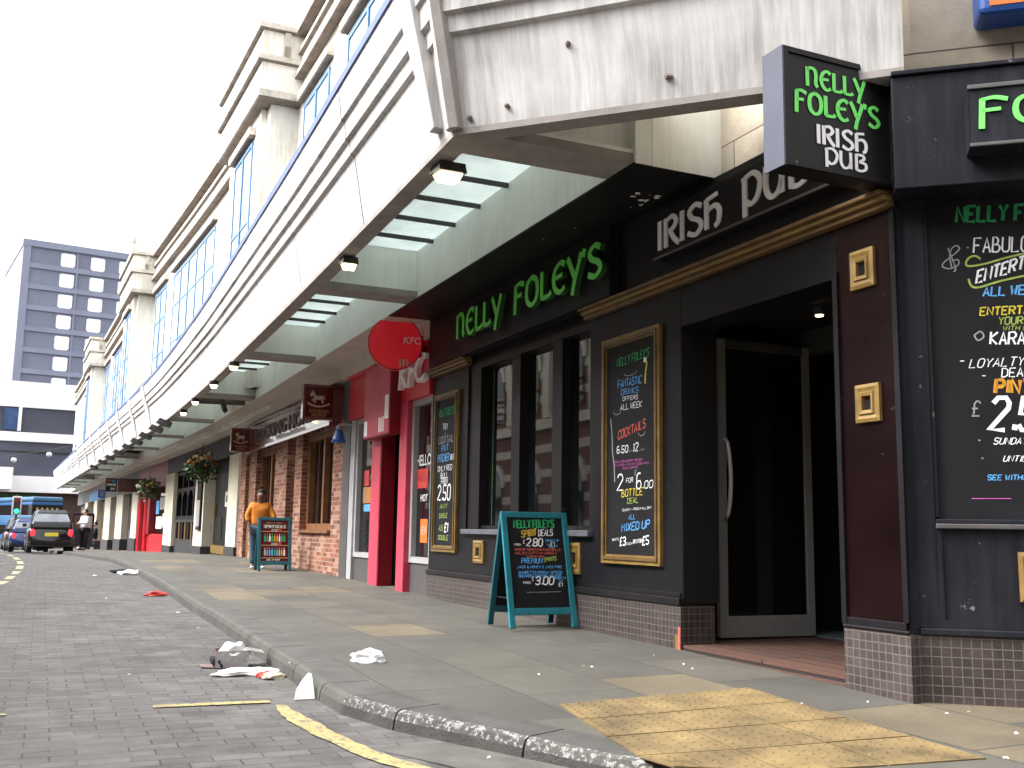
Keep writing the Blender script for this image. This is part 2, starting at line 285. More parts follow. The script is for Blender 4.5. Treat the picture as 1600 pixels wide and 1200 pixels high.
# ------------------------------------------------------------------ mesh builder
class MB:
    def __init__(s, map=None): s.v = []; s.f = []; s.m = []; s.uv = []; s.map = map or (lambda x, y, z: Vector((x, y, z))); s.ml = []
    def mi(s, m):
        if m not in s.ml: s.ml.append(m)
        return s.ml.index(m)
    def face(s, pts, m, uv=None):
        b = len(s.v); s.v += [Vector(p) for p in pts]; s.f.append(list(range(b, b+len(pts)))); s.m.append(s.mi(m))
        s.uv.append(uv or [(p[0], p[1]) for p in pts])
    def b(s, x0, x1, y0, y1, z0, z1, m, seg=2.5, skip=''):
        """box in mapped coordinates with metric uv"""
        P = s.map; n = max(1, int(abs(x1-x0)/seg)) if P in (WA, WU) and max(x0, x1) > 10 else 1
        xs = [x0+(x1-x0)*i/n for i in range(n+1)]
        for a, c in zip(xs, xs[1:]):
            if 'f' not in skip: s.face([P(a, y1, z0), P(c, y1, z0), P(c, y1, z1), P(a, y1, z1)], m, [(a, z0), (c, z0), (c, z1), (a, z1)])
            if 'k' not in skip: s.face([P(a, y0, z0), P(c, y0, z0), P(c, y0, z1), P(a, y0, z1)], m, [(a, z0), (c, z0), (c, z1), (a, z1)])
            if 't' not in skip: s.face([P(a, y0, z1), P(c, y0, z1), P(c, y1, z1), P(a, y1, z1)], m, [(a, y0), (c, y0), (c, y1), (a, y1)])
            if 'u' not in skip: s.face([P(a, y0, z0), P(c, y0, z0), P(c, y1, z0), P(a, y1, z0)], m, [(a, y0), (c, y0), (c, y1), (a, y1)])
        for a in (x0, x1): s.face([P(a, y0, z0), P(a, y1, z0), P(a, y1, z1), P(a, y0, z1)], m, [(y0, z0), (y1, z0), (y1, z1), (y0, z1)])
    def frame(s, x0, x1, z0, z1, w, y0, y1, m, inner=None):
        """rectangular frame lying in the x-z plane"""
        s.b(x0, x1, y0, y1, z1-w, z1, m); s.b(x0, x1, y0, y1, z0, z0+w, m)
        a, c = min(x0, x1), max(x0, x1); s.b(a, a+w, y0, y1, z0+w, z1-w, m); s.b(c-w, c, y0, y1, z0+w, z1-w, m)
    def tube(s, pts, r, m, n=8, cap=True):
        pts = [Vector(p) for p in pts]; rings = []
        for i, p in enumerate(pts):
            d = (pts[min(i+1, len(pts)-1)] - pts[max(i-1, 0)]).normalized()
            a = d.cross(Vector((0, 0, 1)) if abs(d.z) < .9 else Vector((1, 0, 0))).normalized(); c = d.cross(a)
            rr = r[i] if isinstance(r, (list, tuple)) else r
            rings.append([p + rr*(math.cos(t)*a + math.sin(t)*c) for t in (2*math.pi*k/n for k in range(n))])
        for q, w in zip(rings, rings[1:]):
            for k in range(n): s.face([q[k], q[(k+1) % n], w[(k+1) % n], w[k]], m)
        if cap: s.face(rings[0], m); s.face(rings[-1], m)
    def loft(s, rings, m, cap=True, closed=True):
        for q, w in zip(rings, rings[1:]):
            n = len(q)
            for k in range(n if closed else n-1): s.face([q[k], q[(k+1) % n], w[(k+1) % n], w[k]], m)
        if cap: s.face(rings[0], m); s.face(rings[-1], m)
    def prism(s, pts2, d0, d1, F, m, mside=None):
        a = [F(x, y, d1) for x, y in pts2]; b_ = [F(x, y, d0) for x, y in pts2]
        s.face(a, m, list(pts2)); s.face(b_, m, list(pts2)); n = len(a)
        for i in range(n): s.face([a[i], a[(i+1) % n], b_[(i+1) % n], b_[i]], mside or m)
    def stroke(s, pts, w, d0, d1, F, m, nib=None, mside=None, smooth=True, thin=.58):
        """pen stroke in the plane: width varies with the direction when a nib angle is given"""
        if smooth and len(pts) > 2:
            q = []; P = [pts[0]] + list(pts) + [pts[-1]]
            for i in range(1, len(P)-2):
                for k in range(4):
                    t = k/4; p0, p1, p2, p3 = P[i-1], P[i], P[i+1], P[i+2]
                    q.append(tuple(.5*((2*p1[j]) + (-p0[j]+p2[j])*t + (2*p0[j]-5*p1[j]+4*p2[j]-p3[j])*t*t + (-p0[j]+3*p1[j]-3*p2[j]+p3[j])*t**3) for j in (0, 1)))
            q.append(tuple(pts[-1])); pts = q
        L, Rr = [], []
        for i, p in enumerate(pts):
            a = pts[max(0, i-1)]; c = pts[min(len(pts)-1, i+1)]; dx, dy = c[0]-a[0], c[1]-a[1]; l = math.hypot(dx, dy) or 1
            nx, ny = -dy/l, dx/l; ww = w/2
            if nib is not None: ww *= thin + (1-thin)*abs(math.sin(math.atan2(dy, dx)-nib))
            L.append((p[0]+nx*ww, p[1]+ny*ww)); Rr.append((p[0]-nx*ww, p[1]-ny*ww))
        for i in range(len(pts)-1):
            s.face([F(*L[i], d1), F(*L[i+1], d1), F(*Rr[i+1], d1), F(*Rr[i], d1)], m)
            if d1-d0 > .006:
                for q in (L, Rr): s.face([F(*q[i], d1), F(*q[i+1], d1), F(*q[i+1], d0), F(*q[i], d0)], mside or m)
        if d1-d0 > .006:
            for i in (0, -1): s.face([F(*L[i], d1), F(*Rr[i], d1), F(*Rr[i], d0), F(*L[i], d0)], mside or m)
    def ball(s, c, r, m, n=10, k=7, sq=(1, 1, 1)):
        c = Vector(c); rings = []
        for j in range(1, k):
            t = math.pi*j/k; rings.append([c+Vector((r*sq[0]*math.sin(t)*math.cos(2*math.pi*i/n), r*sq[1]*math.sin(t)*math.sin(2*math.pi*i/n), r*sq[2]*math.cos(t))) for i in range(n)])
        s.loft(rings, m)
    def build(s, name, parent=None, bevel=0, smooth=False, local=False, merge=True):
        me = bpy.data.meshes.new(name); off = Vector((0, 0, 0))
        if parent is not None and not local:
            p = parent
            while p is not None: off += p.location; p = p.parent
        me.from_pydata([v-off for v in s.v], [], s.f)
        uvl = me.uv_layers.new(name="UVMap"); k = 0
        for fu in s.uv:
            for q in fu: uvl.data[k].uv = q; k += 1
        for m in s.ml: me.materials.append(M[m])
        me.polygons.foreach_set("material_index", s.m)
        bm = bmesh.new(); bm.from_mesh(me)
        if merge: bmesh.ops.remove_doubles(bm, verts=bm.verts, dist=.0004)
        bmesh.ops.recalc_face_normals(bm, faces=bm.faces)
        bm.to_mesh(me); bm.free()
        if smooth: me.polygons.foreach_set("use_smooth", [True]*len(me.polygons))
        o = bpy.data.objects.new(name, me); scene.collection.objects.link(o)
        if parent is not None: o.parent = parent
        if bevel:
            bv = o.modifiers.new("bevel", 'BEVEL'); bv.width = bevel; bv.segments = 2; bv.limit_method = 'ANGLE'; bv.angle_limit = R_(40)
        return o
def tag(o, label=None, cat=None, group=None, kind=None):
    if label: o["label"] = label
    if cat: o["category"] = cat
    if group: o["group"] = group
    if kind: o["kind"] = kind
    return o
def thing(name, loc, label, cat, group=None, rz=0):
    o = bpy.data.objects.new(name, None); scene.collection.objects.link(o); o.location = loc; o.rotation_euler = (0, 0, rz)
    o.empty_display_size = .2; return tag(o, label, cat, group)
def copy_tree(o, parent=None):
    c = o.copy(); scene.collection.objects.link(c)
    if parent is not None: c.parent = parent
    for ch in list(o.children): copy_tree(ch, c)
    return c
# ------------------------------------------------------------------ lettering
HW = dict(A="00 26 40|12 32", B="00 06 26 35 34 23 03|23 33 42 41 30 00", C="45 36 16 05 01 10 30 41", D="00 06 26 45 41 20 00", E="46 06 00 40|03 33",
 F="46 06 00|03 33", G="45 36 16 05 01 10 30 41 43 23", H="06 00|46 40|03 43", I="16 10", J="36 31 20 10 01", K="06 00|46 03 40", L="06 00 40", M="00 06 23 46 40",
 N="00 06 40 46", O="16 05 01 10 30 41 45 36 16", P="00 06 36 45 44 33 03", Q="16 05 01 10 30 41 45 36 16|22 40", R="00 06 36 45 44 33 03|23 40",
 S="45 36 16 05 04 13 33 42 41 30 10 01", T="06 46|26 20", U="06 01 10 30 41 46", V="06 20 46", W="06 10 24 30 46", X="00 46|06 40", Y="06 23 46|23 20", Z="06 46 00 40")
HW.update({'0': "16 05 01 10 30 41 45 36 16", '1': "05 16 10", '2': "05 16 36 45 44 00 40", '3': "05 16 36 45 44 33 13|33 42 41 30 10 01", '4': "30 36 02 42", '5': "46 06 03 33 42 41 30 10 01",
 '6': "36 16 05 01 10 30 41 42 33 13 02", '7': "06 46 10", '8': "13 04 05 16 36 45 44 33 13 02 01 10 30 41 42 33", '9': "43 13 04 05 16 36 45 41 30 10", '.': "10 11", "'": "16 14", '-': "03 33",
 '*': "45 36 26 15 11 00 40|03 33", '!': "16 12|10 11", '&': "40 05 16 25 01 10 20 42", ' ': ""})
def adv(c): return {'I': 2.6, '1': 2.6, '.': 1.8, "'": 1.8, ' ': 2.6, '!': 2.}.get(c, 5.4)
def hand(mb, txt, x0, x1, y0, y1, h, F, m, w=.14, d=.0025, slant=.15, jit=.25, wid=None):
    """hand lettering fitted between x0 and x1; baseline runs from y0 to y1"""
    tot = sum(adv(c) for c in txt); sx = (x1-x0)/tot if wid is None else wid; x = 0
    for c in txt:
        g = HW.get(c.upper(), "")
        j = random.uniform(-.3, .3)*jit
        for st in (g.split('|') if g else []):
            pts = []
            for p in st.split():
                gx, gy = int(p[0]), int(p[1]); X = x0 + (x+gx+gy*slant)*sx; f = (x+gx)/max(1e-6, tot)
                pts.append((X + random.uniform(-1, 1)*jit*.25*sx, y0+(y1-y0)*f + (gy+j+random.uniform(-1, 1)*jit*.4)*h/6))
            mb.stroke(pts, w*h, 0, d, F, m, smooth=False)
        x += adv(c)
CE = {'N': [[(.5, 10), (.5, 0)], [(.5, 8.3), (2, 9.9), (4.1, 9.2), (4.8, 6.5), (4.6, 2.2), (5.5, .3)]], 'E': [[(5.2, 8.8), (3.4, 10), (1.2, 8.2), (.5, 5), (1.2, 1.8), (3.2, 0), (5.3, 1.2)], [(.6, 5.3), (4.3, 5.7)]],
 'L': [[(.6, 10), (.6, .5)], [(.4, .6), (3.6, .6), (4.8, 1.7)]], 'Y': [[(0, 10), (1, 8.2), (2.9, 3.0)], [(5.6, 10), (4.8, 7), (2.9, 1), (2.1, -3.0)]],
 'F': [[(1, 9.6), (.7, -1)], [(.8, 9.3), (3, 9.9), (5.2, 8.9)], [(.8, 5.4), (4, 5.7)]], 'O': [[(3, 10), (1, 8.4), (.4, 5), (1, 1.6), (3, 0), (5, 1.6), (5.6, 5), (5, 8.4), (3, 10)]],
 'S': [[(5, 8.7), (3, 10), (1, 8.3), (1.8, 6), (4.2, 4.2), (5, 2), (3, 0), (.4, 1.4)]], "'": [[(1, 10.6), (.5, 8)]], 'I': [[(.6, 10), (.6, 0)]],
 'R': [[(.6, 10), (.6, 0)], [(.6, 9), (3, 9.9), (4.5, 8), (3.4, 5.9), (1.6, 5.2)], [(2.2, 5.3), (3.5, 2.4), (5.3, 0)]], 'H': [[(.8, 9.6), (.8, 0)], [(.7, 9.4), (4.4, 10.2)], [(.8, 5.8), (3.5, 6.7), (5, 4.6), (4.7, 1.2), (3.5, 0)]],
 'P': [[(.8, 9.5), (.8, -2.6)], [(0, 8.8), (3.2, 10), (5.3, 7), (4.5, 2.4), (2.6, .7), (1.4, 1.8)]], 'U': [[(.6, 10), (.6, 3), (2, 0), (4, 1), (4.9, 4.2)], [(4.9, 10), (4.9, 0)]],
 'B': [[(.8, 10), (.8, 0)], [(.8, 9.6), (3.6, 9.6), (4.2, 7.6), (2.2, 5.6)], [(2, 5.5), (4.8, 4.6), (4.9, 1.6), (2.8, 0), (.8, .5)]], ' ': []}
CW = {'I': 2.3, "'": 2., ' ': 4., 'L': 5.4, 'E': 6.3, 'O': 7., 'Y': 5.9, 'N': 6.9, 'H': 6.3, 'U': 6.6, 'P': 6.4, 'B': 6}
def celtic(mb, txt, x0, x1, y, h, F, m, d0, d1, w=1.5, mside=None, nib=R_(10)):
    tot = sum(CW.get(c, 6) for c in txt) - .8; sx = (x1-x0)/tot; x = 0
    for c in txt:
        for st in CE[c]: mb.stroke([(x0+(x+a)*sx, y+b*h/10) for a, b in st], w*h/10, d0, d1, F, m, nib=nib, mside=mside)
        x += CW.get(c, 6)
def plain(mb, txt, x0, x1, y, h, F, m, d=.01, shear=0):
    """plain block lettering from the built-in font"""
    cu = bpy.data.curves.new("text", 'FONT'); cu.body = txt; cu.size = 1; cu.shear = shear; cu.offset = .012
    ob = bpy.data.objects.new("text", cu); scene.collection.objects.link(ob); dg = bpy.context.evaluated_depsgraph_get()
    me = bpy.data.meshes.new_from_object(ob.evaluated_get(dg)); bpy.data.objects.remove(ob)
    xs = [v.co.x for v in me.vertices]; ys = [v.co.y for v in me.vertices]; xa, xb = min(xs), max(xs); yb = max(ys)
    P = [(x0+(v.co.x-xa)/(xb-xa)*(x1-x0), y+v.co.y/yb*h) for v in me.vertices]
    cnt = {}
    for f in me.polygons:
        ix = list(f.vertices); mb.face([F(*P[i], d) for i in ix], m)
        for a, c in zip(ix, ix[1:]+ix[:1]): cnt[tuple(sorted((a, c)))] = cnt.get(tuple(sorted((a, c))), 0)+1
    if d > .012:
        for (a, c), k in cnt.items():
            if k == 1: mb.face([F(*P[a], d), F(*P[c], d), F(*P[c], 0), F(*P[a], 0)], m)
    bpy.data.meshes.remove(me)
def FA(s0, z0, o0): return lambda x, y, d: WA(s0-x, o0+d, z0+y)       # letters on the long wall: x to the right as one reads
def FB(t0, z0, o0): return lambda x, y, d: WB(t0+x, o0+d, z0+y)
# ================================================================== GROUND
CURV = set()
def WU(x, y, z): return WA(x, ou(x)+y, z)
def zr(s): return gz(s) - .158
def zpav(s, o): t = (ok(s)-.3-o)/(ok(s)+2.7); return gz(s) - .0405*(1-t)
def so(p):
    s = (p.y-P0[1])*math.cos(AZ) - (p.x-P0[0])*math.sin(AZ)
    for _ in range(4):
        x, y = W2(s, 0); a = azs(s); s += -(p.x-x)*math.sin(a) + (p.y-y)*math.cos(a)
    x, y = W2(s, 0); a = azs(s); return s, -(p.x-x)*math.cos(a) - (p.y-y)*math.sin(a)
def grd(u, v, off=.005):                   # pixel to road surface
    z = -.15
    for _ in range(25): p = gr(u, v, z); z = .6*z + .4*(zr(so(p)[0])+off)
    p.z = zr(so(p)[0])+off; return p
def grp(u, v, off=.0):                     # pixel to pavement surface
    z = 0
    for _ in range(25): p = gr(u, v, z); z = .6*z + .4*(zpav(*so(p))+off)
    p.z = zpav(*so(p))+off; return p
mb = MB()
sts = [-400, -80, -30, -12, -6, -2.2, -.5, 1.5, 3.5, 5.5, 7.5, 9.5, 12, 15, 18.5, 22, 26, 30, 36, 42, 50, 60, 75, 90, 130, 500]
oss = [-400, -60, -20, -6, 0, 2.5, 5, 9, 14, 30, 80, 400]
for a, c in zip(sts, sts[1:]):
    for p, q in zip(oss, oss[1:]):
        mb.face([WA(a, p, zr(a)), WA(c, p, zr(c)), WA(c, q, zr(c)), WA(a, q, zr(a))], 'setts', [(p, a), (p, c), (q, c), (q, a)])
tag(mb.build("road"), kind="structure")
# kerb line, from far down the street to the corner and round it
KL = []
s = 92.
while s > -.4:
    x, y = W2(s, ok(s)); KL.append((x, y, zr(s), zpav(s, 2.7))); s -= .9 if s < 30 else 1.8
for x, y, zt in [(-1.07, 5.97, -.0405), (-.88, 5.59, -.044), (-.56, 5.2, -.052), (-.2, 4.90, -.062), (.07, 4.66, -.07), (.40, 4.36, -.075), (1.05, 3.96, -.078), (2.0, 3.58, -.075), (4, 2.95, -.06), (8, 1.65, -.05), (14, -.3, -.04)]: KL.append((x, y, -.158, zt))
def knorm(i):
    a, c = KL[max(0, i-1)], KL[min(len(KL)-1, i+1)]; dx, dy = c[0]-a[0], c[1]-a[1]; l = math.hypot(dx, dy)
    return (dy/l, -dx/l)                  # towards the road
KN = [knorm(i) for i in range(len(KL))]
def kpt(i, d, z, f=0):
    x, y, a, b_ = KL[i]; n = KN[i]; p = Vector((x-n[0]*d, y-n[1]*d, z))
    return p
mb = MB(); near = len(KL)-11
for i in range(len(KL)-1):
    seg = []
    for j, e in ((i, .006 if i < near or i % 2 == near % 2 else 0), (i+1, -.006 if i < near or i % 2 != near % 2 else 0)):
        zb, zt = KL[j][2]-.03, KL[j][3]; jj = [(hash((j, 7)) % 9-4)*.001, (hash((j, 5)) % 9-4)*.001]
        prof = [(0, zb), (.012, zt-.045), (.028, zt-.012), (.055, zt), (.30, zt+.001), (.30, zb)]
        t = (Vector(KL[i+1][:2])-Vector(KL[i][:2])).normalized()*e
        seg.append([kpt(j, d+jj[0], z+jj[1]*.5) + Vector((t.x, t.y, 0)) for d, z in prof])
    q, w = seg; n = len(q); m = 'kerbw' if i >= near+1 else 'kerb'
    for k in range(n): mb.face([q[k], q[(k+1) % n], w[(k+1) % n], w[k]], 'scuff' if m == 'kerbw' and k in (1, 2) else m)
    mb.face(q, m); mb.face(w, m)
tag(mb.build("kerb"), kind="structure")
mb = MB()
for i in range(len(KL)-1):
    a, c = kpt(i, .05, KL[i][3]-.03), kpt(i+1, .05, KL[i+1][3]-.03); b1, d1 = kpt(i, .31, KL[i][3]-.012), kpt(i+1, .31, KL[i+1][3]-.012)
    mb.face([a, c, d1, b1], 'joint')
tag(mb.build("kerb_bedding"), kind="structure")
# pavement: from the back of the kerb to under the buildings
mb = MB(); NR = 6
inner = []
for i, (x, y, a, b_) in enumerate(KL):
    if i < near: s = 92. ; inner.append(None)
s = 92.; k = 0; inn = []
while s > -.4: inn.append(WA(s, -3, gz(s))); s -= .9 if s < 30 else 1.8
e0, e1 = WA(-.4, -3, .02), WB(15, -3, .1)
for j, f in enumerate([.0, .03, .07, .11, .16, .22, .30, .40, .55, .8, 1.0]): inn.append(e0.lerp(e1, f))
def paz(p):                                # the corner climbs gently along the side street
    return p
def uvA(p):
    dx, dy = p.x-P0[0], p.y-P0[1]; return (-dx*math.sin(AZ)+dy*math.cos(AZ), -(dx*math.cos(AZ)+dy*math.sin(AZ)))
for i in range(len(KL)-1):
    for r in range(NR):
        q = []
        for j, f in ((i, r/NR), (i+1, r/NR), (i+1, (r+1)/NR), (i, (r+1)/NR)):
            a = kpt(j, .30, KL[j][3]); p = a.lerp(inn[j], f); q.append(p)
        mb.face(q, 'flags', [uvA(p) for p in q])
pav = tag(mb.build("pavement"), kind="structure")
from mathutils.bvhtree import BVHTree
_kb = scene.objects['kerb'].data; _n = len(pav.data.vertices)
PBVH = BVHTree.FromPolygons([v.co for v in pav.data.vertices]+[v.co for v in _kb.vertices], [list(f.vertices) for f in pav.data.polygons]+[[i+_n for i in f.vertices] for f in _kb.polygons])
def zpv(x, y):
    h = PBVH.ray_cast(Vector((x, y, 3)), Vector((0, 0, -1))); return h[0].z if h[0] else -.04
def grp(u, v, off=.0):
    z = -.02
    for _ in range(12): p = gr(u, v, z); z = .5*z + .5*zpv(p.x, p.y)
    p.z = zpv(p.x, p.y)+off; return p
# gutter strip at the corner, painted lines, tactile paving
def ribbon_px(mb, pts, z, m, jit=0, sub=6):
    """strip on the ground through (u, v, width in m) points"""
    P = [(grd(u, v, z), w) for u, v, w in pts]; Q = []
    for (a, wa), (c, wc) in zip(P, P[1:]):
        for k in range(sub): f = k/sub; Q.append((a.lerp(c, f), wa+(wc-wa)*f))
    Q.append(P[-1]); L, R2 = [], []
    for i, (p, w) in enumerate(Q):
        t = (Q[min(i+1, len(Q)-1)][0]-Q[max(i-1, 0)][0]).normalized(); n = Vector((-t.y, t.x, 0))
        L.append(p+n*(w/2+random.uniform(-jit, jit))); R2.append(p-n*(w/2+random.uniform(-jit, jit)))
    for i in range(len(Q)-1): mb.face([L[i], L[i+1], R2[i+1], R2[i]], m)
mb = MB()
for i in range(near-3, len(KL)-1):
    w0 = [0, .03, .10, .2, .3, .34, .34][min(6, max(0, i-near+3))]; w1 = [0, .03, .10, .2, .3, .34, .34][min(6, max(0, i-near+4))]
    mb.face([kpt(i, .0, KL[i][2]+.005), kpt(i+1, .0, KL[i+1][2]+.005), kpt(i+1, -w1, KL[i+1][2]+.005), kpt(i, -w0, KL[i][2]+.005)], 'gully')
tag(mb.build("gutter"), kind="structure")
mb = MB()
ribbon_px(mb, [(436, 1101, .05), (450, 1112, .10), (480, 1132, .12), (520, 1152, .11), (575, 1177, .105), (640, 1198, .10), (760, 1225, .10), (900, 1260, .10)], .006, 'yell', .010, 5)
ribbon_px(mb, [(239, 1103.5, .075), (330, 1099.5, .085), (422, 1095.5, .08)], .006, 'yell', .004, 5)
ribbon_px(mb, [(-60, 1119, .04), (9, 1116, .05)], .006, 'yell', .004, 3)
for (u, v, u1, v1, w) in [(-6, 863.5, 8, 865, .16), (12, 866.5, 20, 869, .15), (23.5, 871, 28.5, 874.5, .14), (30.5, 877, 32.5, 881, .13), (32, 884, 29.5, 889, .13), (27, 892.5, 22.5, 897, .12), (19, 900, 12, 905, .12), (8, 908, -2, 913, .12), (-2, 881.5, 16, 881, .2)]:
    ribbon_px(mb, [(u, v, w), (u1, v1, w)], .007, 'dash', .008, 3)
tag(mb.build("road_markings"), kind="structure")
zt = -.030
c1, c2, c3, c4 = grp(872, 1102), grp(1168, 1075), grp(1545, 1187), grp(1052, 1200)
mb = MB(); N1, N2 = 3, 4
for i in range(N1):
    for j in range(N2):
        g = .004
        def bil(a, c): p = c1*(1-a)*(1-c)+c2*a*(1-c)+c3*a*c+c4*(1-a)*c; p.z = zpv(p.x, p.y)+.001; return p
        a0, a1, b0, b1_ = i/N1+g, (i+1)/N1-g, j/N2+g, (j+1)/N2-g
        h = .004+random.uniform(0, .002); up = Vector((0, 0, h))
        q = [bil(a0, b0)+up, bil(a1, b0)+up, bil(a1, b1_)+up, bil(a0, b1_)+up]; mb.face(q, 'tact')
        for p, w in zip(q, q[1:]+q[:1]): mb.face([p, w, w-up*1.6, p-up*1.6], 'tact')
        for x in range(6):
            for y in range(6):
                o_ = bil(a0+(a1-a0)*(x+.5)/6, b0+(b1_-b0)*(y+.5)/6)+up
                r1 = [o_+Vector((.0125*math.cos(t*1.0472), .0125*math.sin(t*1.0472), 0)) for t in range(6)]
                r2 = [o_+Vector((.008*math.cos(t*1.0472), .008*math.sin(t*1.0472), .0045)) for t in range(6)]
                mb.loft([r1, r2], 'tact')
tag(mb.build("tactile_paving", merge=False), kind="structure")
# ================================================================== PUB
PANELS = 'panel'
pub = thing("pub", WA(1.5, 0, 0), "black painted pub front with gold trim, dark windows and a brown mosaic tile base", "pub")
mb = MB(WA)
mb.b(4.27, 5.45, -.3, 0, .37, 2.70, 'panel'); mb.b(1.38, 4.27, -.3, 0, .37, .80, 'panel'); mb.b(0, 1.38, -.3, 0, .37, 2.69, 'panel')
mb.b(-1.68, 0, -.3, -.002, 2.38, 2.69, 'panel'); mb.b(-2.17, -1.68, -.3, 0, .33, 2.69, 'maroonp')
mb.b(-2.18, 5.44, -.3, -.02, 2.69, 3.42, 'blackf')
for z0, z1 in ((.37, .40),): mb.b(.02, 1.36, 0, .012, z0, z1, 'black')
# slim frames round the end panels
mb.b(-1.70, -1.66, -.30, .018, .33, 2.42, 'panel'); mb.b(-2.15, -1.70, .0, .014, .33, .37, 'panel'); mb.b(-2.17, -2.13, .0, .014, .37, 2.69, 'panel')
mb.map = WB
mb.b(.10, 12, -.3, 0, .35, .90, 'navy'); mb.b(.0, .10, -.3, .012, .35, 2.73, 'navy'); mb.b(.10, .13, 0, .012, .39, .88, 'navy'); mb.b(.10, 12, 0, .012, .35, .39, 'navy')
mb.b(.10, 12, -.32, -.04, .90, 2.80, 'navy'); mb.b(.10, .12, -.04, .004, .94, 2.73, 'navy')
# rounded corner post between the two fronts
post = [WA(-2.17, 0, 0), WA(-2.185, .02, 0), WB(-.03, .025, 0), WB(0, .012, 0), WB(0, -.4, 0), WA(-2.17, -.3, 0)]
def prismz(mb, pts, z0, z1, m):
    a = [Vector((p.x, p.y, z0)) for p in pts]; c = [Vector((p.x, p.y, z1)) for p in pts]; k = len(a)
    mb.face(a, m); mb.face(c, m); d = 0
    for i in range(k):
        l = (a[(i+1) % k]-a[i]).length; mb.face([a[i], a[(i+1) % k], c[(i+1) % k], c[i]], m, [(d, z0), (d+l, z0), (d+l, z1), (d, z1)]); d += l
prismz(mb, post, .31, 2.78, 'navy')
mb.build("wall", pub, bevel=.004)
mb = MB(WA); mb.b(0, 5.45, -.28, .02, -.4, .31, 'tile'); mb.b(-2.18, -1.68, -.28, .02, -.4, .31, 'tile')
prismz(mb, [WA(-2.18, .02, 0), WA(-2.2, .035, 0), WB(-.01, .04, 0), WB(.01, .02, 0), WB(0, -.4, 0), WA(-2.17, -.3, 0)], -.4, .312, 'tile')
mb.map = WB; mb.b(.01, 12, -.3, .02, -.4, .31, 'tile'); mb.build("tile_base", pub)
mb = MB(WA); mb.b(0, 5.45, -.28, .035, .312, .368, 'black'); mb.b(-2.18, -1.68, -.28, .03, .312, .33, 'black'); mb.map = WB; mb.b(0, 12, -.3, .035, .312, .348, 'navy'); mb.build("ledge", pub, bevel=.006)
mb = MB(WA); mb.b(.02, .075, .016, .022, -.05, .10, 'gold'); mb.b(.005, .03, .016, .024, -.06, .16, 'ink_r'); mb.build("broken_tile_patch", pub)
# fascia boards over the window and the door
mb = MB(WA); mb.b(.87, 5.30, -.02, .12, 2.79, 3.385, 'blackf'); mb.b(-2.17, .71, -.02, .045, 2.785, 3.385, 'blackf'); mb.b(.71, .87, -.02, .0, 2.79, 3.385, 'void')
mb.build("fascia_board", pub, bevel=.005)
mb = MB(WB); mb.b(-.06, 12, -.25, .25, 2.73, 3.382, 'navy'); mb.b(-.06, 12, -.25, .27, 3.382, 3.41, 'navy'); o = mb.build("fascia_board", pub, bevel=.006); o["label"] = "blue-black fascia board along the corner side"
for a, c in ((-2.17, 1.45), (4.2, 5.45)):
    mb = MB(WA); mb.b(a, c, -.01, .055, 2.69, 2.725, 'golddk'); mb.b(a, c, -.01, .085, 2.725, 2.757, 'gold'); mb.b(a, c, -.01, .115, 2.757, 2.784, 'golddk'); mb.build("gold_cornice", pub, bevel=.008)
mb = MB(WB); mb.b(-.03, .11, 0, .03, 2.70, 2.728, 'black'); mb.build("capping", pub)
# window
win = MB(WA)
win.b(1.38, 4.27, -.3, -.02, 2.62, 2.79, 'black'); win.b(3.95, 4.27, -.3, -.02, .85, 2.62, 'black'); win.b(1.38, 1.45, -.3, -.02, .85, 2.62, 'black')
win.b(2.94, 3.14, -.3, -.03, .85, 2.62, 'black'); win.b(2.01, 2.21, -.3, -.03, .85, 2.62, 'black'); win.b(1.45, 3.95, -.3, -.05, .85, .89, 'black')
wf = win.build("window", pub, bevel=.004)
for a, c in ((3.14, 3.95), (2.21, 2.94), (1.45, 2.01)):
    q = MB(WA); q.b(a, c, -.13, -.12, .89, 2.62, 'pane'); q.build("pane", wf)
q = MB(WA); q.b(3.80, 3.815, -.119, -.112, .90, 2.60, 'leaf'); q.build("painted_reflection_strip", wf)  # green strip paints a reflected edge onto the pane
mb = MB(WA); mb.b(1.35, 4.30, -.12, .055, .795, .848, 'sillg'); mb.build("sill", pub, bevel=.006)
# lobby behind the doorway
mb = MB(WA)
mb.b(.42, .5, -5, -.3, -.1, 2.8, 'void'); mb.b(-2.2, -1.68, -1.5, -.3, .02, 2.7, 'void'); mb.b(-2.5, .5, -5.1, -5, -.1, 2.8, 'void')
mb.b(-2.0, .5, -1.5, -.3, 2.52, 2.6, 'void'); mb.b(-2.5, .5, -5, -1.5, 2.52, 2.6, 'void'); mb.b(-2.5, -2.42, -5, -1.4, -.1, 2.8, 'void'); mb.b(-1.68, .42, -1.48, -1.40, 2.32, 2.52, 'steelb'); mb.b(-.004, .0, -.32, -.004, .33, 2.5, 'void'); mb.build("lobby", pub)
mb = MB(WA); mb.b(-.72, -.50, -3.4, -1.55, .05, 2.5, 'lobby'); mb.build("tiled_pier", pub)
mb = MB(WA); mb.b(-1.68, .42, -1.40, -.0, -.1, .035, 'mat'); mb.build("door_mat", pub)
mb = MB(WA); mb.b(-2.42, .42, -5, -1.40, -.1, .05, 'lfloor'); mb.build("lobby_floor", pub)
dl = MB(WA); X0, X1, Z0, Z1 = .195, .245, .05, 2.37
dl.b(X0, X1, -.545, -.47, Z0, Z1, 'alu'); dl.b(X0, X1, -1.39, -1.32, Z0, Z1, 'alu'); dl.b(X0, X1, -1.32, -.545, Z0, Z0+.16, 'alu'); dl.b(X0, X1, -1.32, -.545, Z1-.07, Z1, 'steelb')  # top rail coloured darker than the stiles, painting in shade at the head
door = dl.build("door", pub, bevel=.004)
q = MB(WA); q.b(X0+.018, X0+.03, -1.32, -.545, Z0+.16, Z1-.07, 'pane'); q.build("pane", door)
